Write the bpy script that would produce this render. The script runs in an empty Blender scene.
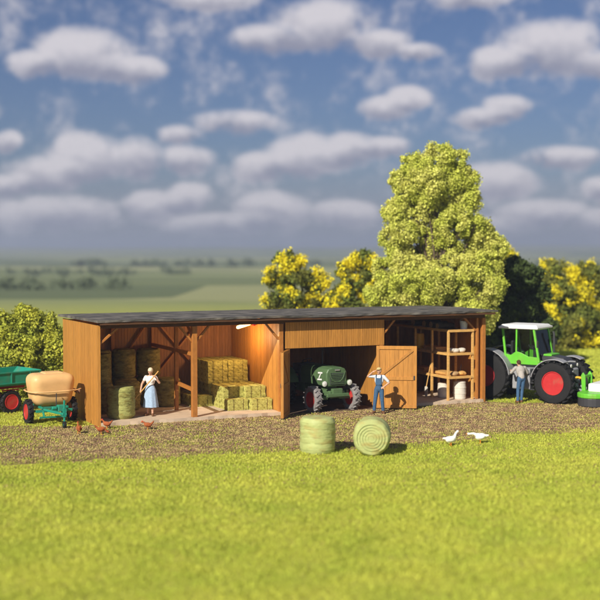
import bpy, bmesh, math, random
import numpy as np
from mathutils import Vector, Matrix, Euler
random.seed(7); RNG = np.random.default_rng(7)
PI = math.pi
SC = bpy.context.scene
COL = SC.collection
# ------------------------------------------------------------------ camera model
F, PIT, H = 1200.0, 0.0435, 6.27            # focal length (for a 600 px wide frame), pitch, eye height
def ray(px, py):
    x = (px-300)/F; yc = (300-py)/F; c, s = math.cos(PIT), math.sin(PIT)
    return Vector((x, c+yc*s, yc*c-s))
def G(px, py, z=0.0):
    d = ray(px, py); t = (z-H)/d.z
    return Vector((d.x*t, d.y*t, z))
def AT(px, py, Y):
    d = ray(px, py); t = Y/d.y
    return Vector((d.x*t, Y, H+d.z*t))
A = 0.4359; OX, OY = -7.04, 41.8            # the shed's front left corner and turn
CA, SA = math.cos(A), math.sin(A)
def S(u, v, z=0.0): return Vector((OX+u*CA-v*SA, OY+u*SA+v*CA, z))

# ------------------------------------------------------------------ materials
def mat(name, col, rough=.6, spec=.3, var=.0, noise=8.0, bump=.0, bscale=30.0, metal=0.0, island=.0, stretch=(1,1,1), col2=None, mixscale=2.0,
        mixlo=.4, mixhi=.6, trans=0.0, coat=0.0, emis=None, estr=0.0, alpha=1.0):
    m = bpy.data.materials.new(name); m.use_nodes = True
    nt = m.node_tree; N = nt.nodes; L = nt.links
    b = N['Principled BSDF']; out = N['Material Output']
    b.inputs['Roughness'].default_value = rough
    b.inputs['Specular IOR Level'].default_value = spec
    b.inputs['Metallic'].default_value = metal
    b.inputs['Coat Weight'].default_value = coat
    tc = N.new('ShaderNodeTexCoord'); mp = N.new('ShaderNodeMapping'); mp.inputs['Scale'].default_value = stretch
    L.new(tc.outputs['Object'], mp.inputs[0])
    rgb = N.new('ShaderNodeRGB'); rgb.outputs[0].default_value = (*col, 1); cur = rgb.outputs[0]
    if col2:
        n = N.new('ShaderNodeTexNoise'); n.inputs['Scale'].default_value = mixscale; n.inputs['Detail'].default_value = 5
        L.new(mp.outputs[0], n.inputs['Vector'])
        mr = N.new('ShaderNodeMapRange'); mr.inputs['From Min'].default_value = mixlo; mr.inputs['From Max'].default_value = mixhi
        L.new(n.outputs['Fac'], mr.inputs['Value'])
        mx = N.new('ShaderNodeMix'); mx.data_type = 'RGBA'
        L.new(mr.outputs[0], mx.inputs['Factor']); L.new(cur, mx.inputs['A']); mx.inputs['B'].default_value = (*col2, 1)
        cur = mx.outputs['Result']
    if var > 0 or island > 0:
        hs = N.new('ShaderNodeHueSaturation'); L.new(cur, hs.inputs['Color'])
        add = None
        if var > 0:
            n = N.new('ShaderNodeTexNoise'); n.inputs['Scale'].default_value = noise; n.inputs['Detail'].default_value = 6
            L.new(mp.outputs[0], n.inputs['Vector'])
            mr = N.new('ShaderNodeMapRange'); mr.inputs['From Min'].default_value = .25; mr.inputs['From Max'].default_value = .75
            mr.inputs['To Min'].default_value = 1-var; mr.inputs['To Max'].default_value = 1+var
            L.new(n.outputs['Fac'], mr.inputs['Value']); add = mr.outputs[0]
        if island > 0:
            g = N.new('ShaderNodeNewGeometry'); mr = N.new('ShaderNodeMapRange')
            mr.inputs['To Min'].default_value = 1-island; mr.inputs['To Max'].default_value = 1+island
            L.new(g.outputs['Random Per Island'], mr.inputs['Value'])
            if add:
                mu = N.new('ShaderNodeMath'); mu.operation = 'MULTIPLY'; L.new(add, mu.inputs[0]); L.new(mr.outputs[0], mu.inputs[1]); add = mu.outputs[0]
            else: add = mr.outputs[0]
        L.new(add, hs.inputs['Value']); cur = hs.outputs[0]
    L.new(cur, b.inputs['Base Color'])
    if bump > 0:
        n = N.new('ShaderNodeTexNoise'); n.inputs['Scale'].default_value = bscale; n.inputs['Detail'].default_value = 4
        L.new(mp.outputs[0], n.inputs['Vector'])
        bp = N.new('ShaderNodeBump'); bp.inputs['Strength'].default_value = bump; bp.inputs['Distance'].default_value = .02
        L.new(n.outputs['Fac'], bp.inputs['Height']); L.new(bp.outputs[0], b.inputs['Normal'])
    if trans > 0:
        tr = N.new('ShaderNodeBsdfTranslucent'); L.new(cur, tr.inputs['Color'])
        ms = N.new('ShaderNodeMixShader'); ms.inputs[0].default_value = trans
        L.new(b.outputs[0], ms.inputs[1]); L.new(tr.outputs[0], ms.inputs[2]); L.new(ms.outputs[0], out.inputs['Surface'])
    if emis:
        b.inputs['Emission Color'].default_value = (*emis, 1); b.inputs['Emission Strength'].default_value = estr
    if alpha < 1: b.inputs['Alpha'].default_value = alpha
    return m

M = {}
M['wood'] = mat('stained_boards', (.46,.206,.040), .55, .35, var=.22, noise=5, stretch=(6,6,.5), island=.10, bump=.25, bscale=14)
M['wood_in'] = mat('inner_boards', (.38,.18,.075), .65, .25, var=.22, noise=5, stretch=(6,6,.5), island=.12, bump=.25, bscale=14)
M['timber'] = mat('timber', (.42,.165,.035), .5, .35, var=.2, noise=6, stretch=(3,3,1), bump=.2, bscale=20)
M['shelfwood'] = mat('shelf_wood', (.66,.38,.12), .5, .3, var=.2, noise=6, stretch=(1,1,4), bump=.2, bscale=20)
M['roof'] = mat('roof_felt', (.085,.080,.074), .85, .2, var=.4, noise=2.5, bump=.7, bscale=9, col2=(.17,.155,.135), mixscale=1.3, mixlo=.42, mixhi=.66)
M['slab'] = mat('pale_floor', (.60,.47,.34), .8, .15, var=.14, noise=1.3, bump=.3, bscale=30, col2=(.48,.36,.25), mixscale=2.5, mixlo=.5, mixhi=.75)
M['dirt'] = mat('dirt_floor', (.12,.08,.055), .9, .1, var=.3, noise=3, bump=.5, bscale=20)
M['ground'] = None
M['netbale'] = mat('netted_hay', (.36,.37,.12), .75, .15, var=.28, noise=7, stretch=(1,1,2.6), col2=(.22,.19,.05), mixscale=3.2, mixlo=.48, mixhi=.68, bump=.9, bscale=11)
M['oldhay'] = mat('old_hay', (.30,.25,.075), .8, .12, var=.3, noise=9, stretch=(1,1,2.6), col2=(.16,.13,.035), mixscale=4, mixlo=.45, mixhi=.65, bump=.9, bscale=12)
M['greenbale'] = mat('wrapped_bale_green', (.42,.46,.18), .55, .3, var=.13, noise=4, stretch=(1,1,2.2), col2=(.40,.33,.11), mixscale=2.4, mixlo=.5, mixhi=.72, bump=.7, bscale=7)
M['straw'] = mat('straw', (.30,.17,.04), .8, .12, var=.35, noise=26, bump=1.0, bscale=36, island=.12, col2=(.20,.15,.035), mixscale=9, mixlo=.46, mixhi=.66)
M['straw_green'] = mat('green_straw', (.46,.44,.12), .8, .12, var=.35, noise=26, bump=1.0, bscale=36, col2=(.20,.18,.04), mixscale=9, mixlo=.5, mixhi=.7)
M['twine'] = mat('twine', (.16,.11,.04), .8)
M['rubber'] = mat('tyre_rubber', (.014,.014,.015), .7, .3, var=.3, noise=12)
M['greyrubber'] = mat('dusty_rubber', (.24,.225,.22), .8, .15, var=.25, noise=10)
M['red'] = mat('red_rim', (.50,.028,.03), .5, .35, var=.12, noise=5, col2=(.30,.12,.07), mixscale=3.5, mixlo=.52, mixhi=.85)
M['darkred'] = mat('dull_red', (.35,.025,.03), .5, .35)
M['fgreen'] = mat('bright_green_paint', (.13,.50,.035), .42, .4, var=.08, noise=4, col2=(.20,.36,.06), mixscale=2.5, mixlo=.5, mixhi=.8)
M['ogreen'] = mat('old_green_paint', (.085,.15,.065), .45, .4, var=.15, noise=6)
M['tgreen'] = mat('sea_green_paint', (.012,.25,.165), .45, .4, var=.12, noise=4, col2=(.07,.19,.12), mixscale=3, mixlo=.5, mixhi=.8)
M['grey'] = mat('grey_paint', (.30,.30,.32), .5, .4, var=.08)
M['dgrey'] = mat('dark_metal', (.045,.045,.05), .5, .4)
M['chrome'] = mat('bright_metal', (.6,.6,.62), .3, .5, metal=.8)
M['white'] = mat('white_plastic', (.80,.80,.78), .5, .35, var=.06, noise=5)
M['offwhite'] = mat('off_white', (.66,.61,.52), .6, .3, var=.1, noise=9)
M['tan'] = mat('tan_tank', (.76,.47,.20), .45, .4, var=.08, noise=3, col2=(.62,.36,.15), mixscale=1.6, mixlo=.5, mixhi=.8, bump=.08, bscale=3)
M['lens'] = mat('lamp_glass', (.75,.75,.70), .15, .6)
M['yellow'] = mat('yellow_paint', (.75,.42,.03), .4, .4)
M['skin'] = mat('skin', (.62,.36,.24), .55, .3)
M['denim'] = mat('denim', (.055,.115,.21), .8, .1, var=.25, noise=30, bump=.3, bscale=50)
M['shirt'] = mat('pale_shirt', (.68,.72,.76), .8, .1, var=.08, noise=20)
M['blouse'] = mat('white_blouse', (.82,.78,.74), .8, .1, var=.06, noise=20)
M['skirt'] = mat('pale_blue_cloth', (.36,.48,.64), .8, .1, var=.14, noise=20, bump=.4, bscale=20)
M['greyshirt'] = mat('grey_shirt', (.40,.37,.34), .8, .1, var=.15, noise=20)
M['boot'] = mat('brown_leather', (.16,.075,.035), .6, .3)
M['hair'] = mat('brown_hair', (.07,.035,.018), .7, .2)
M['blond'] = mat('blond_hair', (.50,.33,.13), .7, .2)
M['scarf'] = mat('cream_scarf', (.78,.66,.45), .7, .2)
M['strawhat'] = mat('straw_hat', (.60,.44,.20), .7, .2)
M['hen'] = mat('hen_feathers', (.36,.10,.03), .7, .2, var=.3, noise=30, bump=.4, bscale=40)
M['goose'] = mat('goose_feathers', (.85,.84,.80), .7, .2, var=.05, noise=30)
M['orange'] = mat('orange_beak', (.75,.25,.03), .5, .3)
M['comb'] = mat('red_comb', (.6,.03,.02), .5, .3)
M['eye'] = mat('eye_black', (.01,.01,.01), .3, .5)
M['bark'] = mat('bark', (.11,.08,.055), .9, .1, var=.3, noise=8, bump=.8, bscale=12)
M['lime'] = mat('lime_leaves', (.58,.62,.10), .7, .15, island=.30, trans=.22, col2=(.68,.67,.17), mixscale=1.0)
M['bushleaf'] = mat('bush_leaves', (.50,.50,.06), .7, .15, island=.35, trans=.2, col2=(.34,.38,.05), mixscale=1.2)
M['dullleaf'] = mat('dull_green_leaves', (.13,.17,.03), .7, .15, island=.4, trans=.12, col2=(.16,.16,.03), mixscale=.7)
M['hedgeleaf'] = mat('hedge_leaves', (.14,.17,.03), .7, .15, island=.4, trans=.15, col2=(.24,.23,.04), mixscale=.6)
M['darkleaf'] = mat('dark_leaves', (.055,.08,.022), .75, .12, island=.4, trans=.08)
M['blossom'] = mat('yellow_blossom', (.88,.76,.03), .7, .15, island=.15, trans=.15)
M['farleaf'] = mat('far_leaves', (.12,.15,.085), .9, .1, island=.3, var=.3, noise=.05)
M['stone'] = mat('gravel_stone', (.25,.155,.09), .85, .15, island=.55, col2=(.38,.30,.12), mixscale=2.2)
M['blade'] = mat('grass_blade', (.58,.60,.095), .75, .1, island=.28, trans=.25, col2=(.44,.51,.07), mixscale=.55, mixlo=.35, mixhi=.65)
M['tube'] = mat('lit_tube', (1,.75,.45), .4, emis=(1,.60,.22), estr=3.2)
M['log'] = mat('cut_log', (.42,.27,.13), .7, .2, var=.2)
M['dbarrel'] = mat('dark_barrel', (.10,.045,.02), .6, .3)

def clear_glass():
    m = bpy.data.materials.new('cab_glass'); m.use_nodes = True; nt = m.node_tree; N = nt.nodes; L = nt.links
    N.remove(N['Principled BSDF']); out = N['Material Output']
    t = N.new('ShaderNodeBsdfTransparent'); t.inputs[0].default_value = (.80,.84,.82,1)
    g = N.new('ShaderNodeBsdfGlossy'); g.inputs['Roughness'].default_value = .06
    lw = N.new('ShaderNodeLayerWeight'); lw.inputs[0].default_value = .25
    ms = N.new('ShaderNodeMixShader'); L.new(lw.outputs['Fresnel'], ms.inputs[0]); L.new(t.outputs[0], ms.inputs[1]); L.new(g.outputs[0], ms.inputs[2])
    L.new(ms.outputs[0], out.inputs['Surface']); return m
M['glass'] = clear_glass()

# ------------------------------------------------------------------ mesh helpers
def tag(o, label=None, cat=None, group=None, kind=None):
    if label: o['label'] = label
    if cat: o['category'] = cat
    if group: o['group'] = group
    if kind: o['kind'] = kind
    return o
def empty(name, loc, rz=0.0, parent=None):
    o = bpy.data.objects.new(name, None); COL.objects.link(o)
    o.location = loc; o.rotation_euler = (0, 0, rz); o.empty_display_size = .2
    if parent: o.parent = parent
    return o
def np_obj(name, V, Fc, m, parent=None, smooth=False):
    V = np.asarray(V, dtype=np.float32); Fc = np.asarray(Fc, dtype=np.int32); k = Fc.shape[1]
    me = bpy.data.meshes.new(name)
    me.vertices.add(len(V)); me.vertices.foreach_set('co', V.ravel())
    me.loops.add(Fc.size); me.loops.foreach_set('vertex_index', Fc.ravel())
    me.polygons.add(len(Fc)); me.polygons.foreach_set('loop_start', np.arange(len(Fc), dtype=np.int32)*k)
    try: me.polygons.foreach_set('loop_total', np.full(len(Fc), k, dtype=np.int32))
    except Exception: pass
    if smooth: me.polygons.foreach_set('use_smooth', np.ones(len(Fc), dtype=bool))
    me.update(calc_edges=True); me.validate()
    me.materials.append(m)
    o = bpy.data.objects.new(name, me); COL.objects.link(o)
    if parent: o.parent = parent
    return o
class MB:
    def __init__(s): s.v = []; s.f = []
    def add(s, vs, fs):
        n = len(s.v); s.v += [tuple(p) for p in vs]; s.f += [tuple(i+n for i in f) for f in fs]; return s
    def box(s, c, d, R=None, taper=1.0):
        x, y, z = d[0]/2, d[1]/2, d[2]/2
        P = [Vector((a*x*(taper if k > 0 else 1), b*y*(taper if k > 0 else 1), k*z)) for k in (-1,1) for b in (-1,1) for a in (-1,1)]
        if R is not None: P = [R @ p for p in P]
        c = Vector(c)
        return s.add([p+c for p in P], [(0,2,3,1),(4,5,7,6),(0,1,5,4),(2,6,7,3),(0,4,6,2),(1,3,7,5)])
    def bar(s, p0, p1, w, h=None, up=(0,0,1)):
        p0, p1 = Vector(p0), Vector(p1); h = h or w; d = (p1-p0); L = d.length; d.normalize()
        up = Vector(up)
        if abs(d.dot(up)) > .98: up = Vector((0,1,0))
        sd = d.cross(up).normalized(); u2 = sd.cross(d)
        R = Matrix((sd, d, u2)).transposed()
        return s.box((p0+p1)/2, (w, L, h), R)
    def tube(s, pts, rad, n=10, cap=True):
        pts = [Vector(p) for p in pts]
        if not hasattr(rad, '__len__'): rad = [rad]*len(pts)
        vs = []; fs = []; ref = None
        for i, p in enumerate(pts):
            d = (pts[min(i+1, len(pts)-1)]-pts[max(i-1, 0)]).normalized()
            if ref is None:
                ref = Vector((0,0,1)) if abs(d.z) < .9 else Vector((1,0,0))
            a = d.cross(ref).normalized(); b = a.cross(d).normalized(); ref = b
            for k in range(n):
                t = 2*PI*k/n; vs.append(p+(a*math.cos(t)+b*math.sin(t))*rad[i])
        for i in range(len(pts)-1):
            for k in range(n):
                fs.append((i*n+k, i*n+(k+1)%n, (i+1)*n+(k+1)%n, (i+1)*n+k))
        if cap: fs.append(tuple(range(n))[::-1]); fs.append(tuple((len(pts)-1)*n+k for k in range(n)))
        return s.add(vs, fs)
    def lathe(s, prof, c=(0,0,0), axis='z', n=32, R=None, closed=False):
        vs = []; fs = []; c = Vector(c)
        for r, h in prof:
            for k in range(n):
                t = 2*PI*k/n
                p = Vector((r*math.cos(t), r*math.sin(t), h))
                if axis == 'y': p = Vector((p.x, p.z, p.y))
                if axis == 'x': p = Vector((p.z, p.x, p.y))
                if R is not None: p = R @ p
                vs.append(p+c)
        m = len(prof)
        for i in range(m-1 if not closed else m):
            j = (i+1) % m
            for k in range(n): fs.append((i*n+k, i*n+(k+1)%n, j*n+(k+1)%n, j*n+k))
        if not closed:
            if prof[0][0] > 1e-4: fs.append(tuple(range(n))[::-1])
            if prof[-1][0] > 1e-4: fs.append(tuple((m-1)*n+k for k in range(n)))
        return s.add(vs, fs)
    def cyl(s, p0, p1, r, n=16): return s.tube([p0, p1], r, n)
    def prism(s, poly, a, b, axis='y'):
        n = len(poly); vs = []
        for t in (a, b):
            for p, q in poly: vs.append({'y': (p, t, q), 'x': (t, p, q), 'z': (p, q, t)}[axis])
        return s.add(vs, [tuple(range(n))[::-1], tuple(range(n, 2*n))] + [(i, (i+1)%n, n+(i+1)%n, n+i) for i in range(n)])
    def ball(s, c, r, seg=16, rings=10, R=None):
        if not hasattr(r, '__len__'): r = (r, r, r)
        vs = []; fs = []; c = Vector(c)
        for i in range(1, rings):
            ph = PI*i/rings
            for k in range(seg):
                t = 2*PI*k/seg
                p = Vector((r[0]*math.sin(ph)*math.cos(t), r[1]*math.sin(ph)*math.sin(t), r[2]*math.cos(ph)))
                vs.append((R @ p if R is not None else p)+c)
        for q in (1, -1):
            p = Vector((0, 0, r[2]*q)); vs.append((R @ p if R is not None else p)+c)
        for i in range(rings-2):
            for k in range(seg): fs.append((i*seg+k, (i+1)*seg+k, (i+1)*seg+(k+1)%seg, i*seg+(k+1)%seg))
        T = len(vs)-2; B = T+1
        for k in range(seg): fs.append((T, k, (k+1)%seg)); fs.append((B, (rings-2)*seg+(k+1)%seg, (rings-2)*seg+k))
        return s.add(vs, fs)
    def capsule(s, p0, r0, p1, r1, n=12):
        p0, p1 = Vector(p0), Vector(p1); d = (p1-p0).normalized(); pts = []; rad = []
        for a in (80, 55, 30, 0): t = math.radians(a); pts.append(p0-d*r0*math.sin(t)); rad.append(max(r0*math.cos(t), 1e-4))
        for a in (0, 30, 55, 80): t = math.radians(a); pts.append(p1+d*r1*math.sin(t)); rad.append(max(r1*math.cos(t), 1e-4))
        return s.tube(pts, rad, n)
    def build(s, name, m, parent=None, smooth=False, bevel=0.0, seg=2, loc=None):
        me = bpy.data.meshes.new(name); me.from_pydata([tuple(p) for p in s.v], [], s.f); me.validate()
        bm = bmesh.new(); bm.from_mesh(me); bmesh.ops.recalc_face_normals(bm, faces=bm.faces); bm.to_mesh(me); bm.free()
        me.materials.append(m if not isinstance(m, str) else M[m])
        o = bpy.data.objects.new(name, me); COL.objects.link(o)
        if parent: o.parent = parent
        if loc: o.location = loc
        if smooth: me.shade_smooth(); me.set_sharp_from_angle(angle=math.radians(42))
        if bevel > 0:
            b = o.modifiers.new('bevel', 'BEVEL'); b.width = bevel; b.segments = seg; b.limit_method = 'ANGLE'; b.angle_limit = math.radians(40)
        return o
    def fuse(s, name, m, parent=None, voxel=.01, it=3):
        o = s.build(name+'_raw', m, parent); r = o.modifiers.new('r', 'REMESH'); r.mode = 'VOXEL'; r.voxel_size = voxel; r.use_smooth_shade = True
        sm = o.modifiers.new('s', 'SMOOTH'); sm.iterations = it; sm.factor = .5
        dg = bpy.context.evaluated_depsgraph_get(); dg.update()
        me = bpy.data.meshes.new_from_object(o.evaluated_get(dg)); me.name = name
        old = o.data; o.modifiers.clear(); o.data = me; bpy.data.meshes.remove(old); o.name = name
        me.shade_smooth()
        return o
def copy_tree(o, parent=None):
    c = o.copy(); COL.objects.link(c)
    if parent: c.parent = parent
    for ch in list(o.children): copy_tree(ch, c)
    return c

# ------------------------------------------------------------------ world: sky, clouds, sun
SUN_AZ = math.radians(31)                     # light travels towards (sin, cos): shadows fall back and to the right
SUN_EL = math.radians(32.5)
w = bpy.data.worlds.new('World'); SC.world = w; w.use_nodes = True
nt = w.node_tree; N = nt.nodes; L = nt.links
bg = N['Background']
sky = N.new('ShaderNodeTexSky'); sky.sky_type = 'NISHITA'; sky.sun_disc = False
sky.sun_elevation = SUN_EL
sky.sun_rotation = math.radians(180)+SUN_AZ
sky.air_density = 1.0; sky.dust_density = .6; sky.ozone_density = 3.0
def math_n(op, a, b=None, c=None):
    n = N.new('ShaderNodeMath'); n.operation = op
    for i, x in enumerate((a, b, c)):
        if x is None: continue
        if isinstance(x, (int, float)): n.inputs[i].default_value = x
        else: L.new(x, n.inputs[i])
    return n.outputs[0]
tc = N.new('ShaderNodeTexCoord')
nn = N.new('ShaderNodeTexNoise'); nn.inputs['Scale'].default_value = 27; nn.inputs['Detail'].default_value = 8; nn.inputs['Roughness'].default_value = .66
L.new(tc.outputs['Generated'], nn.inputs['Vector'])
sep = N.new('ShaderNodeSeparateXYZ'); L.new(tc.outputs['Generated'], sep.inputs[0])
az = math_n('ARCTAN2', sep.outputs[0], sep.outputs[1]); el = math_n('ARCSINE', sep.outputs[2])
wob = N.new('ShaderNodeTexNoise'); wob.inputs['Scale'].default_value = 11; wob.inputs['Detail'].default_value = 3
L.new(tc.outputs['Generated'], wob.inputs['Vector'])
azw = math_n('MULTIPLY_ADD', math_n('SUBTRACT', wob.outputs['Fac'], .5), .045, az)
elw = math_n('MULTIPLY_ADD', math_n('SUBTRACT', nn.outputs['Fac'], .5), .014, el)
CL = [(45,175,46,19),(84,158,40,26),(133,159,34,23),(183,160,34,16),(6,142,18,12),(8,186,34,12),
 (180,136,28,11),(235,124,54,14),(262,166,34,15),(305,158,48,24),(345,150,38,18),(382,147,36,11),
 (55,214,80,19),(150,206,40,16),(188,198,30,16),(275,210,48,20),(345,213,40,14),(230,224,70,12),
 (384,108,34,13),(408,98,30,13),(486,118,34,11),(512,108,30,13),(560,158,46,12),(503,180,40,19),(540,214,48,15),(592,188,22,12),(596,222,40,14),(480,228,60,12),
 (40,66,40,16),(86,54,56,26),(136,70,44,15),(270,40,44,16),(322,26,60,28),(378,44,40,15),(420,52,26,9),(505,62,40,17),(556,48,58,28),(604,66,36,16),(210,-4,60,14),(470,-2,50,12),(-60,110,60,26),(680,120,70,30),(-80,190,90,22),(690,200,80,24)]
best = None; low = None
for (px, py, rx, ry) in CL:
    d = ray(px, py).normalized(); a0 = math.atan2(d.x, d.y); e0 = math.asin(d.z)
    dx = math_n('MULTIPLY', math_n('SUBTRACT', azw, a0), F/rx)
    dy = math_n('MULTIPLY', math_n('SUBTRACT', elw, e0), F/(ry*1.15))
    q = math_n('SUBTRACT', 1.0, math_n('ADD', math_n('MULTIPLY', dx, dx), math_n('MULTIPLY', dy, dy)))
    best = q if best is None else math_n('MAXIMUM', best, q)
    s_ = math_n('MULTIPLY', math_n('MAXIMUM', q, 0), dy)
    low = s_ if low is None else math_n('ADD', low, s_)
# generic clouds everywhere outside the modelled patch of sky
big = N.new('ShaderNodeTexNoise'); big.inputs['Scale'].default_value = 3.2; big.inputs['Detail'].default_value = 7
L.new(tc.outputs['Generated'], big.inputs['Vector'])
away = math_n('GREATER_THAN', math_n('MAXIMUM', math_n('ABSOLUTE', az), math_n('MULTIPLY', el, 1.3)), .42)
gen = math_n('MULTIPLY', away, math_n('MULTIPLY', math_n('SUBTRACT', big.outputs['Fac'], .52), 5))
best = math_n('MAXIMUM', best, gen)
mask = N.new('ShaderNodeMapRange'); mask.interpolation_type = 'SMOOTHSTEP'
mask.inputs['From Min'].default_value = -.12; mask.inputs['From Max'].default_value = .72; mask.inputs['To Max'].default_value = .92
L.new(math_n('ADD', best, math_n('MULTIPLY', math_n('SUBTRACT', nn.outputs['Fac'], .5), 2.4)), mask.inputs['Value'])
shade = N.new('ShaderNodeMapRange'); shade.inputs['From Min'].default_value = -.40; shade.inputs['From Max'].default_value = .22
L.new(math_n('ADD', low, math_n('MULTIPLY', math_n('SUBTRACT', nn.outputs['Fac'], .5), .9)), shade.inputs['Value'])
cc = N.new('ShaderNodeMix'); cc.data_type = 'RGBA'
cc.inputs['A'].default_value = (.25,.255,.33,1); cc.inputs['B'].default_value = (.60,.57,.60,1)
L.new(shade.outputs[0], cc.inputs['Factor'])
skc = N.new('ShaderNodeMix'); skc.data_type = 'RGBA'; skc.blend_type = 'MULTIPLY'; skc.inputs['Factor'].default_value = 1
L.new(sky.outputs[0], skc.inputs['A']); skc.inputs['B'].default_value = (.031,.034,.046,1)
# thin lilac veil low on the horizon
veil = N.new('ShaderNodeMapRange'); veil.interpolation_type = 'SMOOTHSTEP'; veil.inputs['From Min'].default_value = 0.085; veil.inputs['From Max'].default_value = 0.0; veil.inputs['To Max'].default_value = .6
L.new(el, veil.inputs['Value'])
vm = N.new('ShaderNodeMix'); vm.data_type = 'RGBA'; L.new(veil.outputs[0], vm.inputs['Factor']); L.new(skc.outputs['Result'], vm.inputs['A']); vm.inputs['B'].default_value = (.25,.265,.35,1)
sm = N.new('ShaderNodeMix'); sm.data_type = 'RGBA'
L.new(mask.outputs[0], sm.inputs['Factor']); L.new(vm.outputs['Result'], sm.inputs['A']); L.new(cc.outputs['Result'], sm.inputs['B'])
L.new(sm.outputs['Result'], bg.inputs['Color']); bg.inputs['Strength'].default_value = 1.0

sl = bpy.data.lights.new('sun', 'SUN'); sl.energy = 5.0; sl.angle = math.radians(.6); sl.color = (1, .93, .80)
so = bpy.data.objects.new('sun', sl); COL.objects.link(so)
d = Vector((math.sin(SUN_AZ)*math.cos(SUN_EL), math.cos(SUN_AZ)*math.cos(SUN_EL), -math.sin(SUN_EL)))
so.rotation_euler = d.to_track_quat('-Z', 'Y').to_euler(); so.location = (-20, 0, 30)

cam = bpy.data.cameras.new('camera'); co = bpy.data.objects.new('camera', cam); COL.objects.link(co)
co.location = (0, 0, H); co.rotation_euler = (PI/2-PIT, 0, 0)
cam.sensor_width = 36; cam.lens = 72; cam.clip_end = 20000; cam.clip_start = .5
cam.dof.use_dof = True; cam.dof.focus_distance = 43.5; cam.dof.aperture_fstop = .30
SC.camera = co
SC.view_settings.view_transform = 'Standard'; SC.view_settings.look = 'None'; SC.view_settings.gamma = 1
SC.view_settings.exposure = 0.28
SC.cycles.use_denoising = True; SC.cycles.max_bounces = 6; SC.cycles.transparent_max_bounces = 12; SC.cycles.caustics_reflective = False
SC.cycles.caustics_refractive = False

# ------------------------------------------------------------------ terrain
def vnoise(x, y, s, seed=0):
    x = np.asarray(x)/s; y = np.asarray(y)/s
    xi = np.floor(x).astype(int); yi = np.floor(y).astype(int); fx = x-xi; fy = y-yi
    fx = fx*fx*(3-2*fx); fy = fy*fy*(3-2*fy)
    def h(a, b):
        n = (a*374761393+b*668265263+seed*974634777) & 0x7fffffff
        n = ((n ^ (n >> 13))*1274126177) & 0x7fffffff
        return (n & 0xffff)/65535.0
    return (h(xi,yi)*(1-fx)+h(xi+1,yi)*fx)*(1-fy)+(h(xi,yi+1)*(1-fx)+h(xi+1,yi+1)*fx)*fy
def near_edge(x): return np.interp(x, [-30,-13,-7.5,-3,0,4,8.9,14,30], [32.6,33.3,34.4,35.6,36.6,38.2,40.7,42.8,48])
def far_edge(x): return np.interp(x, [-30,-10,-8.0,-7,7.4,8.8,12,30], [42.4,42.3,42.0,42.2,48.9,48.0,49.2,57])
YK = [-50, 90, 150, 200, 400, 800, 1500, 2300, 3000, 4200]
ZK = [0, 0, -.3, -.9, -2.9, -5.2, -5.6, 1.0, 6.5, 4]
def terrain_z(x, y):
    z = np.interp(y, YK, ZK); a = np.clip((y-120)/900, 0, 1)
    return z+a*(8*(vnoise(x, y, 420, 1)-.5)+4*(vnoise(x, y, 170, 2)-.5)) + np.clip((y-1900)/900, 0, 1)*13*(vnoise(x, y, 620, 5)-.45)
ys = np.concatenate([np.linspace(-30, 90, 61), 90*np.exp(np.linspace(0, math.log(4200/90), 120))[1:]])
xs = np.sinh(np.linspace(-5.2, 5.2, 161))*32
X, Y = np.meshgrid(xs, ys); Z = terrain_z(X, Y)
V = np.stack([X, Y, Z], -1).reshape(-1, 3); nx = len(xs); ny = len(ys)
I = (np.arange(ny-1)[:, None]*nx+np.arange(nx-1)[None, :]).ravel()
Fq = np.stack([I, I+1, I+nx+1, I+nx], 1)
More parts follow.
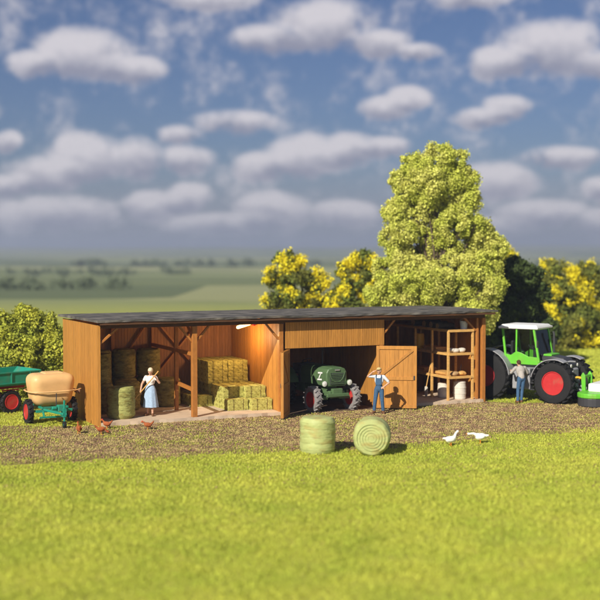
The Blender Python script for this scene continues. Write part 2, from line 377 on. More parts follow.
def ground_mat():
    m = bpy.data.materials.new('turf_and_fields'); m.use_nodes = True; nt = m.node_tree; N = nt.nodes; L = nt.links; b = N['Principled BSDF']
    b.inputs['Roughness'].default_value = .95; b.inputs['Specular IOR Level'].default_value = .08
    tc = N.new('ShaderNodeTexCoord')
    def noise(s, det=4, v=None):
        n = N.new('ShaderNodeTexNoise'); n.inputs['Scale'].default_value = s; n.inputs['Detail'].default_value = det
        L.new(v or tc.outputs['Object'], n.inputs['Vector']); return n
    def mix(f, a, c, lo=.4, hi=.6):
        mr = N.new('ShaderNodeMapRange'); mr.inputs['From Min'].default_value = lo; mr.inputs['From Max'].default_value = hi; L.new(f, mr.inputs['Value'])
        mx = N.new('ShaderNodeMix'); mx.data_type = 'RGBA'; L.new(mr.outputs[0], mx.inputs['Factor'])
        for k, q in (('A', a), ('B', c)):
            if isinstance(q, tuple): mx.inputs[k].default_value = (*q, 1)
            else: L.new(q, mx.inputs[k])
        return mx.outputs['Result']
    near = mix(noise(.5).outputs['Fac'], (.40,.44,.06), (.48,.48,.07))
    near = mix(noise(9).outputs['Fac'], near, (.26,.20,.06), .48, .72)
    # far: fields as large patches
    mp = N.new('ShaderNodeMapping'); mp.inputs['Scale'].default_value = (.0045, .010, .0); mp.inputs['Rotation'].default_value = (0,0,.25)
    L.new(tc.outputs['Object'], mp.inputs[0])
    vo = N.new('ShaderNodeTexVoronoi'); vo.inputs['Scale'].default_value = 1.0; L.new(mp.outputs[0], vo.inputs['Vector'])
    sp = N.new('ShaderNodeSeparateColor'); L.new(vo.outputs['Color'], sp.inputs[0])
    cr = N.new('ShaderNodeValToRGB'); cr.color_ramp.interpolation = 'CONSTANT'
    E = cr.color_ramp.elements; E[0].color = (.17,.20,.09,1); E[0].position = 0; E[1].position = .22; E[1].color = (.24,.27,.12,1)
    for p, c in ((.42,(.32,.33,.16,1)),(.6,(.20,.24,.10,1)),(.75,(.30,.31,.15,1)),(.9,(.13,.16,.08,1))):
        e = E.new(p); e.color = c
    L.new(sp.outputs[0], cr.inputs[0])
    far = mix(noise(.012, 5).outputs['Fac'], cr.outputs[0], (.11,.14,.07), .56, .74)
    sx = N.new('ShaderNodeSeparateXYZ'); L.new(tc.outputs['Object'], sx.inputs[0])
    col = mix(sx.outputs[1], near, far, 88, 150)
    L.new(col, b.inputs['Base Color'])
    bp = N.new('ShaderNodeBump'); bp.inputs['Strength'].default_value = .6; bp.inputs['Distance'].default_value = .04
    L.new(noise(14).outputs['Fac'], bp.inputs['Height']); L.new(bp.outputs[0], b.inputs['Normal'])
    return m
tag(np_obj('ground', V, Fq, ground_mat(), smooth=True), 'grassy ground running out to distant fields', kind='structure')

# gravel track: sheet 4 mm above the ground with a ragged edge
xs = np.linspace(-26, 26, 260)
wig = lambda x, s: .9*(vnoise(x, x*0+s, 1.7, 3)-.5)+.35*(vnoise(x, x*0+s, .5, 4)-.5)
yn = near_edge(xs)+wig(xs, 0)*1.6; yf = far_edge(xs)+wig(xs, 50)*.8
K = 14; V = []
for k in range(K+1): t = k/K; V.append(np.stack([xs, yn*(1-t)+yf*t, np.full_like(xs, .004)], -1))
V = np.stack(V).reshape(-1, 3); nx = len(xs)
I = (np.arange(K)[:, None]*nx+np.arange(nx-1)[None, :]).ravel()
M['track'] = mat('gravel_bed', (.24,.155,.09), .9, .1, var=.35, noise=16, bump=1.0, bscale=26, col2=(.30,.27,.07), mixscale=1.1, mixlo=.52, mixhi=.68)
tag(np_obj('gravel_track', V, np.stack([I, I+1, I+nx+1, I+nx], 1), M['track']), 'brown gravel track in front of the shed', kind='structure')

def inside_shed(x, y, pad=.0):
    u = (x-OX)*CA+(y-OY)*SA; v = -(x-OX)*SA+(y-OY)*CA
    return (u > -.15-pad) & (u < 16.1+pad) & (v > -.05-pad) & (v < 5.1+pad)
def in_view(x, y, m=1.08): return np.abs(x) < y*.25*m+.3
def trackness(x, y):
    a = np.clip((y-near_edge(x)-1.5*(vnoise(x, y, 1.3, 8)-.5))/.9, 0, 1); b = np.clip((far_edge(x)-y)/.4, 0, 1)
    t = a*b
    patch = vnoise(x, y, 1.6, 9)*.6+vnoise(x, y, .5, 10)*.4
    leftness = np.clip((2-x)/12, 0, 1)
    t = t*np.clip(1-np.clip((patch-.42+.14*leftness)*4, 0, 1)*(.5+.4*leftness), 0, 1)
    return t
# stones
n = 370000
y = 31+RNG.random(n)*21; x = (RNG.random(n)*2-1)*(y*.33)
keep = (RNG.random(n) < .02+.98*trackness(x, y)) & ~inside_shed(x, y) & (RNG.random(n) < .75)
x, y = x[keep], y[keep]; n = len(x)
s = .014+.026*RNG.random(n)**1.6
octa = np.array([[1,0,0],[0,1,0],[-1,0,0],[0,-1,0],[0,0,.8],[0,0,-.6]], dtype=np.float32)
ang = RNG.random(n)*6.28; c, sn = np.cos(ang), np.sin(ang)
P = octa[None]*s[:, None, None]*(.7+.6*RNG.random((n, 6, 1)))
P = np.stack([P[..., 0]*c[:, None]-P[..., 1]*sn[:, None], P[..., 0]*sn[:, None]+P[..., 1]*c[:, None], P[..., 2]], -1)
P += np.stack([x, y, s*.4+.004], -1)[:, None, :]
of = np.array([[0,1,4],[1,2,4],[2,3,4],[3,0,4],[1,0,5],[2,1,5],[3,2,5],[0,3,5]])
Fc = (of[None]+(np.arange(n)*6)[:, None, None]).reshape(-1, 3)
print('stones', n)
tag(np_obj('gravel', P.reshape(-1, 3), Fc, M['stone']), 'loose brown and pinkish gravel stones on the track', 'gravel', kind='stuff')
# grass
def grass(name, x, y, h0, h1, wd, label):
    n = len(x); a = RNG.random(n)*6.28; h = h0+(h1-h0)*RNG.random(n); ln = h*(.25+.9*RNG.random(n)); b = RNG.random(n)*6.28
    ww = wd*(.6+.8*RNG.random(n)); dx, dy = np.cos(a)*ww, np.sin(a)*ww
    p0 = np.stack([x-dx, y-dy, x*0-.005], -1); p1 = np.stack([x+dx, y+dy, x*0-.005], -1)
    p2 = np.stack([x+dx*.6+np.cos(b)*ln*.4, y+dy*.6+np.sin(b)*ln*.4, h*.65], -1); p3 = np.stack([x+np.cos(b)*ln, y+np.sin(b)*ln, h], -1)
    V = np.stack([p0, p1, p2, p3], 1).reshape(-1, 3); Fc = np.arange(n*4).reshape(-1, 4)
    print(name, n)
    return tag(np_obj(name, V, Fc, M['blade']), label, 'grass', kind='stuff')
n = 880000
y = 18+RNG.random(n)**.8*36; x = (RNG.random(n)*2-1)*(y*.38)
dens = (1-trackness(x, y))*(.25+.75*vnoise(x, y, .35, 20))*(.6+.6*vnoise(x, y, 1.1, 21))
tr = (y > near_edge(x)) & (y < far_edge(x)); dens = np.where(tr, np.maximum(dens*.55, .04), dens)
k = (RNG.random(n) < dens) & ~inside_shed(x, y, .05)
grass('grass', x[k], y[k],   .02, .075, .012, 'short yellow-green grass in front of and beside the shed')
n = 190000
y = 50+RNG.random(n)*45; x = (RNG.random(n)*2-1)*(y*.33); k = ~inside_shed(x, y, .05) & ((x < -7) | (x > 5))
grass('lawn', x[k], y[k], .05, .13, .03, 'yellow-green lawn behind the shed running back to the hedge')

# ------------------------------------------------------------------ shed
def boards(mb, along, a0, a1, z0, z1, off, th=.035, w=.13, gap=.013, jit=.004):
    """vertical boards from a0 to a1 on plane off; along='u' or 'v'"""
    n = max(1, round((a1-a0)/w)); w = (a1-a0)/n
    for i in range(n):
        c = a0+(i+.5)*w; j = random.uniform(-jit, jit)
        ce = (c, off+j, (z0+z1)/2) if along == 'u' else (off+j, c, (z0+z1)/2)
        di = (w-gap, th, z1-z0) if along == 'u' else (th, w-gap, z1-z0)
        mb.box(ce, di)
    ce = ((a0+a1)/2, off, (z0+z1)/2) if along == 'u' else (off, (a0+a1)/2, (z0+z1)/2)
    di = (a1-a0-.02, th*.4, z1-z0-.02) if along == 'u' else (th*.4, a1-a0-.02, z1-z0-.02)
    mb.box(ce, di)
LEN, DEP, HF, HR, FL = 16.0, 5.0, 3.58, 3.52, .14
shed = tag(empty('open_shed', (OX, OY, 0), A), 'long brown timber shed with flat dark roof, open bays and a garage in its middle', 'shed')
mb = MB(); boards(mb, 'v', .02, DEP, 0, HF-.03, 0.0, .05, .125); mb.box((0,-.02,HF/2-.01), (.11,.07,HF-.02)); mb.build('end_wall', 'wood', shed)['label'] = 'sunlit plain left end wall'
mb = MB(); boards(mb, 'v', .12, DEP, 0, HF-.03, LEN, .05, .125); mb.build('end_wall', 'wood', shed)['label'] = 'right end wall behind the shelves'
mb = MB(); boards(mb, 'u', .05, LEN-.05, 0, HR-.03, DEP, .05, .125); mb.build('back_wall', 'wood_in', shed)
for u in (6.98, 11.25):
    mb = MB(); boards(mb, 'v', .14, DEP-.05, 0, HF-.05, u, .05, .125); mb.build('partition_wall', 'wood', shed)
mb = MB(); boards(mb, 'u', 7.14, 11.36, 2.50, HF-.10, -.03, .035, .095, .010, .002); mb.build('gable_board', 'wood', shed)['label'] = 'narrow vertical boards above the garage doorway'
def slab(u0, u1, v0, v1, name, m, h=FL):
    mb = MB(); n = 26; top = [];
    pts = [(u0, v1), (u0, v0)]
    for i in range(1, n): pts.append((u0+(u1-u0)*i/n, v0+random.uniform(-.03, .03)))
    pts += [(u1, v0), (u1, v1)]
    mb.prism(pts, .006, h, 'z'); return mb.build(name, m, shed)
slab(.06, 6.93, -.10, DEP-.04, 'floor_slab', 'slab'); slab(11.31, LEN-.05, -.06, DEP-.04, 'floor_slab', 'slab', .135)
slab(7.03, 11.2, .05, DEP-.04, 'dirt_floor', 'dirt', .02)
def post(u, v, w=.17, z0=FL, z1=HF-.14): MB().box((u, v, (z0+z1)/2), (w, w, z1-z0)).build('post', 'timber', shed, bevel=.012)
post(3.55, .03, .19); post(6.98, .04, .17, .0); post(11.25, .04, .17, .0); post(LEN-.03, .03, .16, .0); post(LEN-.26, .12, .10, FL)
post(3.55, 2.0, .14)
for u in (1.9, 3.55, 5.3, 9.2, 12.6, 14.2): post(u, DEP-.12, .12)
mb = MB(); mb.box((LEN/2, .05, HF-.07), (LEN+.04, .15, .14)); mb.build('front_beam', 'dbarrel', shed, bevel=.01)  # darker than the other timber: shade under the roof put into the colour
mb = MB(); mb.box((LEN/2, DEP-.12, HR-.07), (LEN-.3, .12, .13)); mb.build('rear_beam', 'timber', shed)
for i in range(15):
    u = .6+i*1.06
    if any(abs(u-q) < .15 for q in (6.98, 11.25)): u += .25
    MB().bar((u, -.36, HF+.045), (u, DEP, HR+.045), .09, .09).build('rafter', 'timber', shed)
for u in (3.55,):
    MB().bar((u-.015, .1, 2.42), (u-.015, DEP-.1, 2.42), .08, .13).build('side_rail', 'timber', shed)
    MB().bar((u-.015, .1, 1.12), (u-.015, 2.0, 1.2), .08, .13).build('side_rail', 'timber', shed)
    MB().bar((u+.07, .12, 2.85), (u+.07, 1.0, 3.46), .07, .10).build('brace', 'timber', shed)
def brace(p, q, w=.10): MB().bar(p, q, .075, w, up=(0,-1,0)).build('brace', 'timber', shed, bevel=.008)
brace((.05,.05,2.90), (.72,.05,3.46)); brace((3.47,.05,2.88), (2.98,.05,3.46)); brace((3.63,.05,2.88), (4.15,.05,3.46))
brace((6.90,.05,2.86), (6.36,.05,3.46)); brace((11.34,.05,2.9), (11.86,.05,3.46)); brace((15.66,.12,2.92), (15.1,.12,3.46))
for p, q in (((1.98,4.85,1.4),(3.4,4.85,3.35)), ((3.7,4.85,3.35),(5.2,4.85,1.6)), ((.2,4.85,2.3),(1.8,4.85,3.35)), ((3.7,4.85,1.2),(5.2,4.85,2.9))): brace(p, q)
# roof slab with a slightly wavy felt edge
mb = MB(); n = 60; u0, u1, v0, v1 = -.16, 16.36, -.47, 5.2; vs = []; fs = []
for i in range(n+1):
    u = u0+(u1-u0)*i/n; a = .012*math.sin(u*1.3)+random.uniform(-.006, .006)
    vs += [(u, v0+random.uniform(-.02,.02), HF+.10+a), (u, v0+random.uniform(-.02,.02), HF+.175+a), (u, (v0+v1)/2, HF+.175+a*.5), (u, v1, HR+.18), (u, v1, HR+.10)]
for i in range(n):
    for k in range(5): fs.append((i*5+k, i*5+(k+1)%5, (i+1)*5+(k+1)%5, (i+1)*5+k))
fs += [(0,1,2,3,4), tuple(n*5+k for k in (4,3,2,1,0))]
mb.add(vs, fs); ro = mb.build('roof', 'roof', shed)
mb = MB()
for i in range(5): u = u0+(i+1)*2.75; mb.bar((u, v0+.04, HF+.181), (u, v1-.04, HR+.186), .05, .012)
mb.build('felt_seam', 'roof', ro)
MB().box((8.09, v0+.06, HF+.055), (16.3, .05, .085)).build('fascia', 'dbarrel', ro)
# garage doors: leaf local x from the hinge
def leaf(u, v, ang, w, flip):
    e = empty('door', (u, v, 0), ang, shed)
    mb = MB(); n = 9
    for i in range(n): mb.box(((i+.5)*w/n, 0, 1.27), (w/n-.008, .035, 2.38))
    mb.box((w/2, 0, 1.27), (w-.02, .012, 2.36)); mb.build('board_panel', 'wood', e)
    for s in (-1, 1):
        y = s*.035; mb = MB()
        for z in (.13, 1.22, 2.41): mb.box((w/2, y, z), (w, .036, .13))
        for x in (.06, w-.06): mb.box((x, y, 1.27), (.12, .035, 2.15))
        a, b = ((.12, 1.28), (w-.12, 2.35)) if not flip else ((w-.12, 1.28), (.12, 2.35))
        mb.bar((a[0], y*1.03, a[1]), (b[0], y*1.03, b[1]), .034, .10, up=(0,0,1))
        mb.build('door_frame', 'wood', e, bevel=.004)
    mb = MB(); mb.box((w-.1, -.07, 1.25), (.05,.03,.16)); mb.build('latch', 'dgrey', e)
    return e
fr = S(12.25, -.85)
leaf(11.0, -.07, math.atan2(-.80, 1.30), 1.56, False)['label'] = 'right garage door swung wide open'
leaf(7.26, -.07, math.atan2(-1.10, -.74), 1.42, False)['label'] = 'left garage door seen nearly edge on'

# lamp
lp = tag(empty('wall_lamp', S(6.90, 2.3, 3.30), A), 'lit glowing tube lamp on a bracket high on the partition wall', 'lamp')
MB().box((-.05,0,0), (.10,.14,.14)).build('bracket', 'darkred', lp, bevel=.01)
MB().tube([(-.08,0,0),(-.22,0,.02)], .025).build('arm', 'darkred', lp)
MB().capsule((-.24,0,.01), .065, (-.72,0,-.11), .065, 14).build('tube', 'tube', lp, smooth=True)
pl = bpy.data.lights.new('lamp_light', 'POINT'); pl.energy = 120; pl.color = (1, .62, .30); pl.shadow_soft_size = .25
po = bpy.data.objects.new('lamp_light', pl); COL.objects.link(po); po.location = S(6.05, 2.0, 2.85)

# ------------------------------------------------------------------ hay
def round_bale(name, loc, r, h, m, lying=False, rz=0, tilt=0, seed=0, spiral=False):
    rnd = random.Random(seed); e = empty(name, loc, rz)
    n = 40; rings = 15; vs = []; fs = []; ph = [rnd.uniform(0, 6.28) for _ in range(5)]
    for i in range(rings+1):
        t = i/rings; z = h*t; q = min(t, 1-t); rr = r*(1-.13*max(0, 1-q/.10)**2)*(1+.018*math.sin(t*30+ph[0]))
        for k in range(n):
            a = 2*PI*k/n; rb = rr*(1+.014*math.sin(3*a+ph[1])+.012*math.sin(5*a+7*t+ph[2])+.010*math.sin(9*a+13*t+ph[3])+rnd.uniform(-.008, .008))
            vs.append((rb*math.cos(a), rb*math.sin(a), z))
    for i in range(rings):
        for k in range(n): fs.append((i*n+k, i*n+(k+1)%n, (i+1)*n+(k+1)%n, (i+1)*n+k))
    mb = MB(); mb.add(vs, fs)
    # end faces, lightly domed
    for zz, s in ((0, -1), (h, 1)):
        base = 0 if s < 0 else rings*n
        c = len(mb.v); ring = []
        for j, f in enumerate((.75, .5, .25)):
            for k in range(n): p = vs[base+k]; mb.v.append((p[0]*f, p[1]*f, zz+s*.012*(j+1)))
        mb.v.append((0, 0, zz+s*.045))
        prev = [base+k for k in range(n)]
        for j in range(3):
            cur = [c+j*n+k for k in range(n)]
            for k in range(n): mb.f.append((prev[k], prev[(k+1)%n], cur[(k+1)%n], cur[k]))
            prev = cur
        for k in range(n): mb.f.append((prev[k], prev[(k+1)%n], c+3*n))
    if lying:
        R = Matrix.Rotation(PI/2, 3, 'X'); mb.v = [tuple(R @ Vector(p)+Vector((0, h/2, r))) for p in mb.v]
    elif tilt:
        R = Matrix.Rotation(tilt, 3, 'Y'); mb.v = [tuple(R @ Vector(p)) for p in mb.v]
    b = mb.build('hay_roll', m, e, smooth=True)
    if spiral:   # wound layers on the end face
        pts = []; T = 4.6
        for i in range(170):
            a = i/170*T*2*PI; rr = .06+(r*.80-.06)*i/170
            pts.append((rr*math.cos(a), -h/2-.045+.02*(rr/r), r+rr*math.sin(a)))
        MB().tube(pts, [.010]*170, 6).build('spiral_layer', m, e, smooth=True)
    else:        # net bands round the bale
        mb = MB()
        for i in range(5):
            z = h*(.12+.19*i)+rnd.uniform(-.02, .02)
            q = [(r*1.012*math.cos(a*PI/20), r*1.012*math.sin(a*PI/20), z+.012*math.sin(a*.9+i)) for a in range(41)]
            mb.tube(q, .005, 5, cap=False)
        if tilt: mb.v = [tuple(R @ Vector(p)) for p in mb.v]
        mb.build('net_band', m, e)
    return e
GB = 'round bales on the lawn'
tag(round_bale('round_bale', G(317.5, 452, 0), .54, 1.08, 'greenbale', seed=3, rz=1), 'pale green round bale standing upright on the grass edge', 'bale', GB)
tag(round_bale('round_bale', G(372, 454, 0), .56, 1.0, 'greenbale', lying=True, rz=-.10, seed=4, spiral=True), 'pale green round bale lying with its spiral end facing out', 'bale', GB)
GR = 'round bales in the left bay'
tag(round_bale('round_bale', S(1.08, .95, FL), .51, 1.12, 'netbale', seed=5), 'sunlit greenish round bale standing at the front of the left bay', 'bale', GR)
BR = [(3.15,4.15,1,'top bale nearest the timber frame, behind the woman'), (2.15,4.15,1,'top bale in the middle of the shaded stack'), (1.15,4.05,1,'top bale at the left of the shaded stack'),
      (3.15,4.15,0,'bottom bale under the top one nearest the timber frame'), (2.15,4.1,0,'bottom bale under the middle one of the shaded stack'),
      (1.15,4.05,0,'bottom bale at the left of the shaded stack'), (3.65,3.05,0,'low shaded bale just right of the woman'), (1.9,2.9,0,'shaded low bale left of the woman behind her fork'), (.75,2.5,0,'shaded low bale behind the sunlit one by the end wall'), (.72,2.6,1,'front upper bale close to the end wall')]
for i, (u, v, t, lab) in enumerate(BR):
    if i == 6: v = 3.35
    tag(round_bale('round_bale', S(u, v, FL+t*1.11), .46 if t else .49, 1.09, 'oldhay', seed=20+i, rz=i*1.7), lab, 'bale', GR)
# square bales
def square_bale():
    e = empty('straw_bale', (0,0,0), A); mb = MB(); nx, ny, nz = 12, 7, 6; X, Yd, Z = .82, .44, .42
    bm = bmesh.new(); bmesh.ops.create_cube(bm, size=1); bmesh.ops.subdivide_edges(bm, edges=bm.edges, cuts=5, use_grid_fill=True)
    for v in bm.verts:
        v.co = Vector((v.co.x*X, v.co.y*Yd, v.co.z*Z+Z/2))
        v.co += Vector((random.uniform(-.014,.014), random.uniform(-.014,.014), random.uniform(-.010,.010)))
    me = bpy.data.meshes.new('straw_block'); bm.to_mesh(me); bm.free(); me.materials.append(M['straw'])
    o = bpy.data.objects.new('straw_block', me); COL.objects.link(o); o.parent = e
    for x in (-.2, .2):
        mb = MB()
        mb.tube([(x,-Yd/2-.012,.0),(x,-Yd/2-.014,Z*.5),(x,-Yd/2-.01,Z+.012),(x,0,Z+.016),(x,Yd/2+.01,Z+.012),(x,Yd/2+.012,0)], .007, 5).build('twine', 'twine', e)
    return e
proto = square_bale(); first = True; SB = 'straw bales stacked against the partition wall'
tiers = [(.70, 0), (1.25, 1), (2.75, 2), (2.80, 3)]
tn = ['bottom', 'second', 'third', 'top']
for vf, t in tiers:
    row = 0; v = vf+.22
    while v < 4.75:
        for c in (0, 1, 2):
            u = 6.50-c*.85+(-.12 if t >= 2 else 0)
            if c == 2 and (t != 0 or row < 4): continue
            hidden = c == 0 and ((t == 0 and row > 1) or (t == 1 and row > 3) or (t == 2 and row > 0))
            if c == 1 and t == 0 and row < 1: hidden = False
            if not hidden:
                b = proto if first else copy_tree(proto); first = False
                b.location = S(u+random.uniform(-.02,.02), v+(.25 if c == 1 and t in (0,1) else 0)+random.uniform(-.02,.02), FL+t*.43); b.rotation_euler = (0,0,A+random.uniform(-.04,.04))
                side = ['beside the partition wall', 'on the side away from the wall', 'at the outer foot of the stack'][c]
                rn = ['front', 'second', 'third', 'fourth', 'fifth', 'sixth', 'seventh', 'eighth', 'ninth', 'tenth'][row]
                tag(b, f'straw bale, {tn[t]} tier, {rn} from the front, {side}', 'bale', SB)
                if row == 0 and (c == 0 and t <= 1 or t == 0):
                    blk = [k for k in b.children if k.name.startswith('straw_block')][0]; blk.data = blk.data.copy(); blk.data.materials[0] = M['straw_green']
        row += 1; v += .465

# ------------------------------------------------------------------ shelves and goods in the right bay
sh = tag(empty('storage_shelf', S(14.42, .12, .135), A), 'open timber shelving of three tiers along the right end wall', 'shelf')
SW, SD = 1.12, 4.7      # width along u, length along v
for z in (.92, 1.86, 2.80):
    mb = MB(); mb.box((SW/2, SD/2, z), (SW-.01, SD, .045)); mb.build('shelf_board', 'shelfwood', sh, bevel=.004)
    mb = MB(); mb.box((-.02, SD/2, z), (.05, SD, .10)); mb.box((SW/2, -.02, z), (SW+.08, .05, .10)); mb.build('edge_rail', 'shelfwood', sh, bevel=.004)
for v in (0, 1.25, 2.6, 4.1):
    for x in (-.03, SW+.0):
        MB().box((x+.01, v+.03, 1.42), (.085, .085, 2.84)).build('upright', 'shelfwood', sh, bevel=.006)
def barrel(name, loc, r, h, m, ribs, label, cat, group=None):
    e = empty(name, loc); pr = []
    for i in range(13): t = i/12; pr.append((r*(1-.10*(2*t-1)**2), h*t))
    MB().lathe(pr, n=28).build('barrel_body', m, e, smooth=True)
    for t in ribs:
        rr = r*(1-.10*(2*t-1)**2); mb = MB(); mb.lathe([(rr-.004,h*t-.02),(rr+.012,h*t-.015),(rr+.012,h*t+.015),(rr-.004,h*t+.02)], n=28, closed=True); mb.build('hoop', m, e, smooth=True)
    MB().lathe([(r*.84,h),(r*.84,h+.012),(0.0,h+.012)], n=28).build('lid', m, e)
    return tag(e, label, cat, group)
barrel('barrel', S(15.12, .42, .136), .26, .72, 'offwhite', (.06,.33,.66,.94), 'white barrel standing on the floor just inside the shelf front', 'barrel', 'white barrels under the shelves')
barrel('barrel', S(14.78, 1.12, .136), .24, .58, 'offwhite', (.06,.5,.94), 'smaller white barrel deeper under the lowest shelf', 'barrel', 'white barrels under the shelves')
barrel('barrel', S(14.9, 3.55, .136), .36, .84, 'dbarrel', (.2,.8), 'dark brown barrel under the far end of the lowest shelf', 'barrel')
zt = [.135+z+.024 for z in (.92, 1.86, 2.80)]
barrel('keg', S(14.72, 2.95, zt[1]), .21, .62, 'yellow', (.15,.85), 'orange-yellow keg on the middle shelf', 'keg')
# bucket on top
bk = tag(empty('bucket', S(15.30, .42, zt[2])), 'white bucket standing on top of the shelves at the front', 'bucket')
MB().lathe([(.0,.0),(.13,.0),(.17,.34),(.155,.34),(.12,.03),(.0,.03)], n=24).build('bucket_body', 'white', bk, smooth=True)
MB().tube([(.17*math.cos(a),.17*math.sin(a)*.3-.06,.33+.10*math.sin(a)) for a in [PI*i/10 for i in range(11)]], .008, 6).build('handle', 'chrome', bk)
LG = 'rolled goods lying on the top shelf'
for i, (v, r, nm) in enumerate([(1.15,.12,'nearest the bucket'), (1.65,.14,'second from the bucket'), (2.2,.15,'third from the bucket'), (3.1,.17,'farthest from the bucket')]):
    e = tag(empty('log', S(14.75, v, zt[2]+r), A), f'cut round log on the top shelf, {nm}', 'log', LG)
    MB().tube([(-.26,0,0),(.5,0,0)], [r, r*.96], 18).build('bark', 'bark', e, smooth=True)
    MB().tube([(-.275,0,0),(-.255,0,0)], r*.88, 18).build('cut_end', 'log', e)
def plank_stack(loc, n, L_, W_, label, m='shelfwood', rz=0):
    e = tag(empty('plank_pile', loc, A+rz), label, 'planks')
    for i in range(n): MB().box((random.uniform(-.06,.06), random.uniform(-.05,.05), .02+i*.042), (W_, L_, .038)).build('plank', m, e)
    return e
plank_stack(S(14.82, 1.9, zt[1]), 4, 1.1, .5, 'short pile of boards on the middle shelf')
plank_stack(S(14.85, 1.3, zt[0]), 3, 1.2, .55, 'low pile of boards on the lowest shelf')
plank_stack(S(14.9, 3.7, zt[1]), 3, 1.0, .5, 'far pile of boards on the middle shelf behind the keg')
plank_stack(S(14.9, 2.9, zt[0]), 4, 1.0, .6, 'far pile of boards on the lowest shelf')
def sack(loc, s, m, label, rz=0):
    mb = MB()
    for k in range(3): mb.ball((random.uniform(-.12,.12)*s, random.uniform(-.08,.08)*s, .09*s+.02*k*s), (.2*s,.15*s,.09*s))
    o = mb.fuse('sack', M[m], None, .018, 3); o.location = loc; o.rotation_euler = (0,0,A+rz)
    return tag(o, label, 'sack', 'small sacks on the shelves')
sack(S(14.78, .40, zt[1]), .95, 'offwhite', 'pale lumpy sack at the left front of the middle shelf'); sack(S(15.18, .46, zt[1]), .9, 'offwhite', 'pale lumpy sack at the right front of the middle shelf')
sack(S(14.85, .40, zt[0]), .9, 'log', 'brown sack at the left front of the lowest shelf'); sack(S(15.22, .46, zt[0]), .85, 'shelfwood', 'tan sack at the right front of the lowest shelf')
# spade
sp = tag(empty('spade', S(14.16, 1.45, .14), A), 'spade with a pale blade leaning on the shelf upright', 'spade')
MB().prism([(-.10,.42),(-.11,.12),(-.07,.03),(0,0),(.07,.03),(.11,.12),(.10,.42),(.03,.45),(-.03,.45)], -.008, .008, 'x').build('blade', 'offwhite', sp, bevel=.003)
MB().tube([(0,0,.40),(.20,0,1.32)], .019, 8).build('shaft', 'shelfwood', sp, smooth=True)
MB().bar((.20,-.07,1.33), (.20,.07,1.33), .035).build('grip', 'shelfwood', sp, bevel=.008)

# ------------------------------------------------------------------ vehicles
def wheel(parent, loc, R, W, rr, tyre='rubber', rim='red', side=-1, lugs=18, name='wheel', steer=0, lug_h=.05):
    e = empty(name, loc, steer, parent); h = W/2; mb = MB()
    pr = [(rr,-h*.75),(rr+.02,-h*.9),((R+rr)/2,-h),(R-.06*R,-h*.93),(R-.015*R,-h*.7),(R,-h*.3),(R,h*.3),(R-.015*R,h*.7),(R-.06*R,h*.93),((R+rr)/2,h),(rr+.02,h*.9),(rr,h*.75)]
    mb.lathe(pr, axis='y', n=48, closed=True)
    for i in range(lugs):
        for s in (-1, 1):
            a = 2*PI*(i+(.5 if s > 0 else 0))/lugs
            Rm = Matrix.Rotation(-a, 3, 'Y') @ Matrix.Rotation(s*.7, 3, 'X')
            # lug lies on the tread, length along the width, slanting
            Rl = Matrix.Rotation(-a, 3, 'Y') @ Matrix.Rotation(-s*.6, 3, 'X')
            c = Vector((math.cos(a)*(R+lug_h*.3), s*h*.5, math.sin(a)*(R+lug_h*.3)))
            mb.box(c, (lug_h*1.3, W*.56, R*.075), Rl)
    mb.build('tyre', tyre, e, smooth=True)
    s = side; mb = MB()
    mb.lathe([(rr+.01,s*h*.80),(rr+.005,s*h*.95),(rr*.95,s*h*.95),(rr*.92,s*h*.80),(rr*.86,s*h*.25),(rr*.80,s*h*.05),(rr*.50,s*h*.10),(rr*.44,s*h*.30),(rr*.24,s*h*.36),(rr*.22,s*h*.62),(0.0,s*h*.64)], axis='y', n=40)
    mb.lathe([(rr+.01,-s*h*.8),(rr*.9,-s*h*.5),(rr*.5,-s*h*.2),(0,-s*h*.2)], axis='y', n=32)
    for i in range(6): a = 2*PI*i/6; mb.cyl((rr*.35*math.cos(a), s*h*.28, rr*.35*math.sin(a)), (rr*.35*math.cos(a), s*h*.46, rr*.35*math.sin(a)), rr*.045, 8)
    mb.build('rim', rim, e, smooth=True)
    return e
def fender(parent, loc, R, W, a0, a1, m, th=.035, name='fender'):
    poly = []; n = 14
    for i in range(n+1): a = math.radians(a0+(a1-a0)*i/n); poly.append((R*math.cos(a), R*math.sin(a)))
    for i in range(n, -1, -1): a = math.radians(a0+(a1-a0)*i/n); poly.append(((R+th)*math.cos(a), (R+th)*math.sin(a)))
    mb = MB(); k = len(poly)
    vs = [(loc[0]+p, loc[1]+t, loc[2]+q) for t in (-W/2, W/2) for p, q in poly]
    fs = []
    m2 = (k//2)
    for i in range(k): fs.append((i, (i+1)%k, k+(i+1)%k, k+i))
    for b in (0, k):
        for i in range(m2-1): fs.append((b+i, b+i+1, b+k-2-i, b+k-1-i))
    mb.add(vs, fs); return mb.build(name, m, parent, smooth=True, bevel=.008)

# modern tractor: local x forward, y left
hd = -math.radians(34); ch, shh = math.cos(hd), math.sin(hd)
R0 = Vector((7.76+.95*.56, 49.68+.95*.83, 0))     # rear axle centre on the ground
tr = tag(empty('tractor', R0, hd), 'modern bright green tractor with white cab roof and big red-rimmed wheels', 'tractor')
RF, RR_ = .84, .99; WB = 2.98
for s in (-1, 1):
    wheel(tr, (WB, s*.93, RF), RF, .48, .47, side=s, lugs=20, steer=math.radians(-4), lug_h=.06)
    wheel(tr, (0, s*.93, RR_), RR_, .50, .44, rim='darkred', side=s, lugs=22, lug_h=.07)  # rear rims darker than the front: the shed's shade put into their colour
MB().box((1.5, 0, .82), (3.4, .50, .42)).box((2.9,0,.72), (.34,.9,.30)).box((.1,0,1.0), (.7,.9,.5)).build('chassis', 'dgrey', tr, bevel=.03)
MB().cyl((WB,-.85,RF), (WB,.85,RF), .10).build('front_axle', 'dgrey', tr, smooth=True)
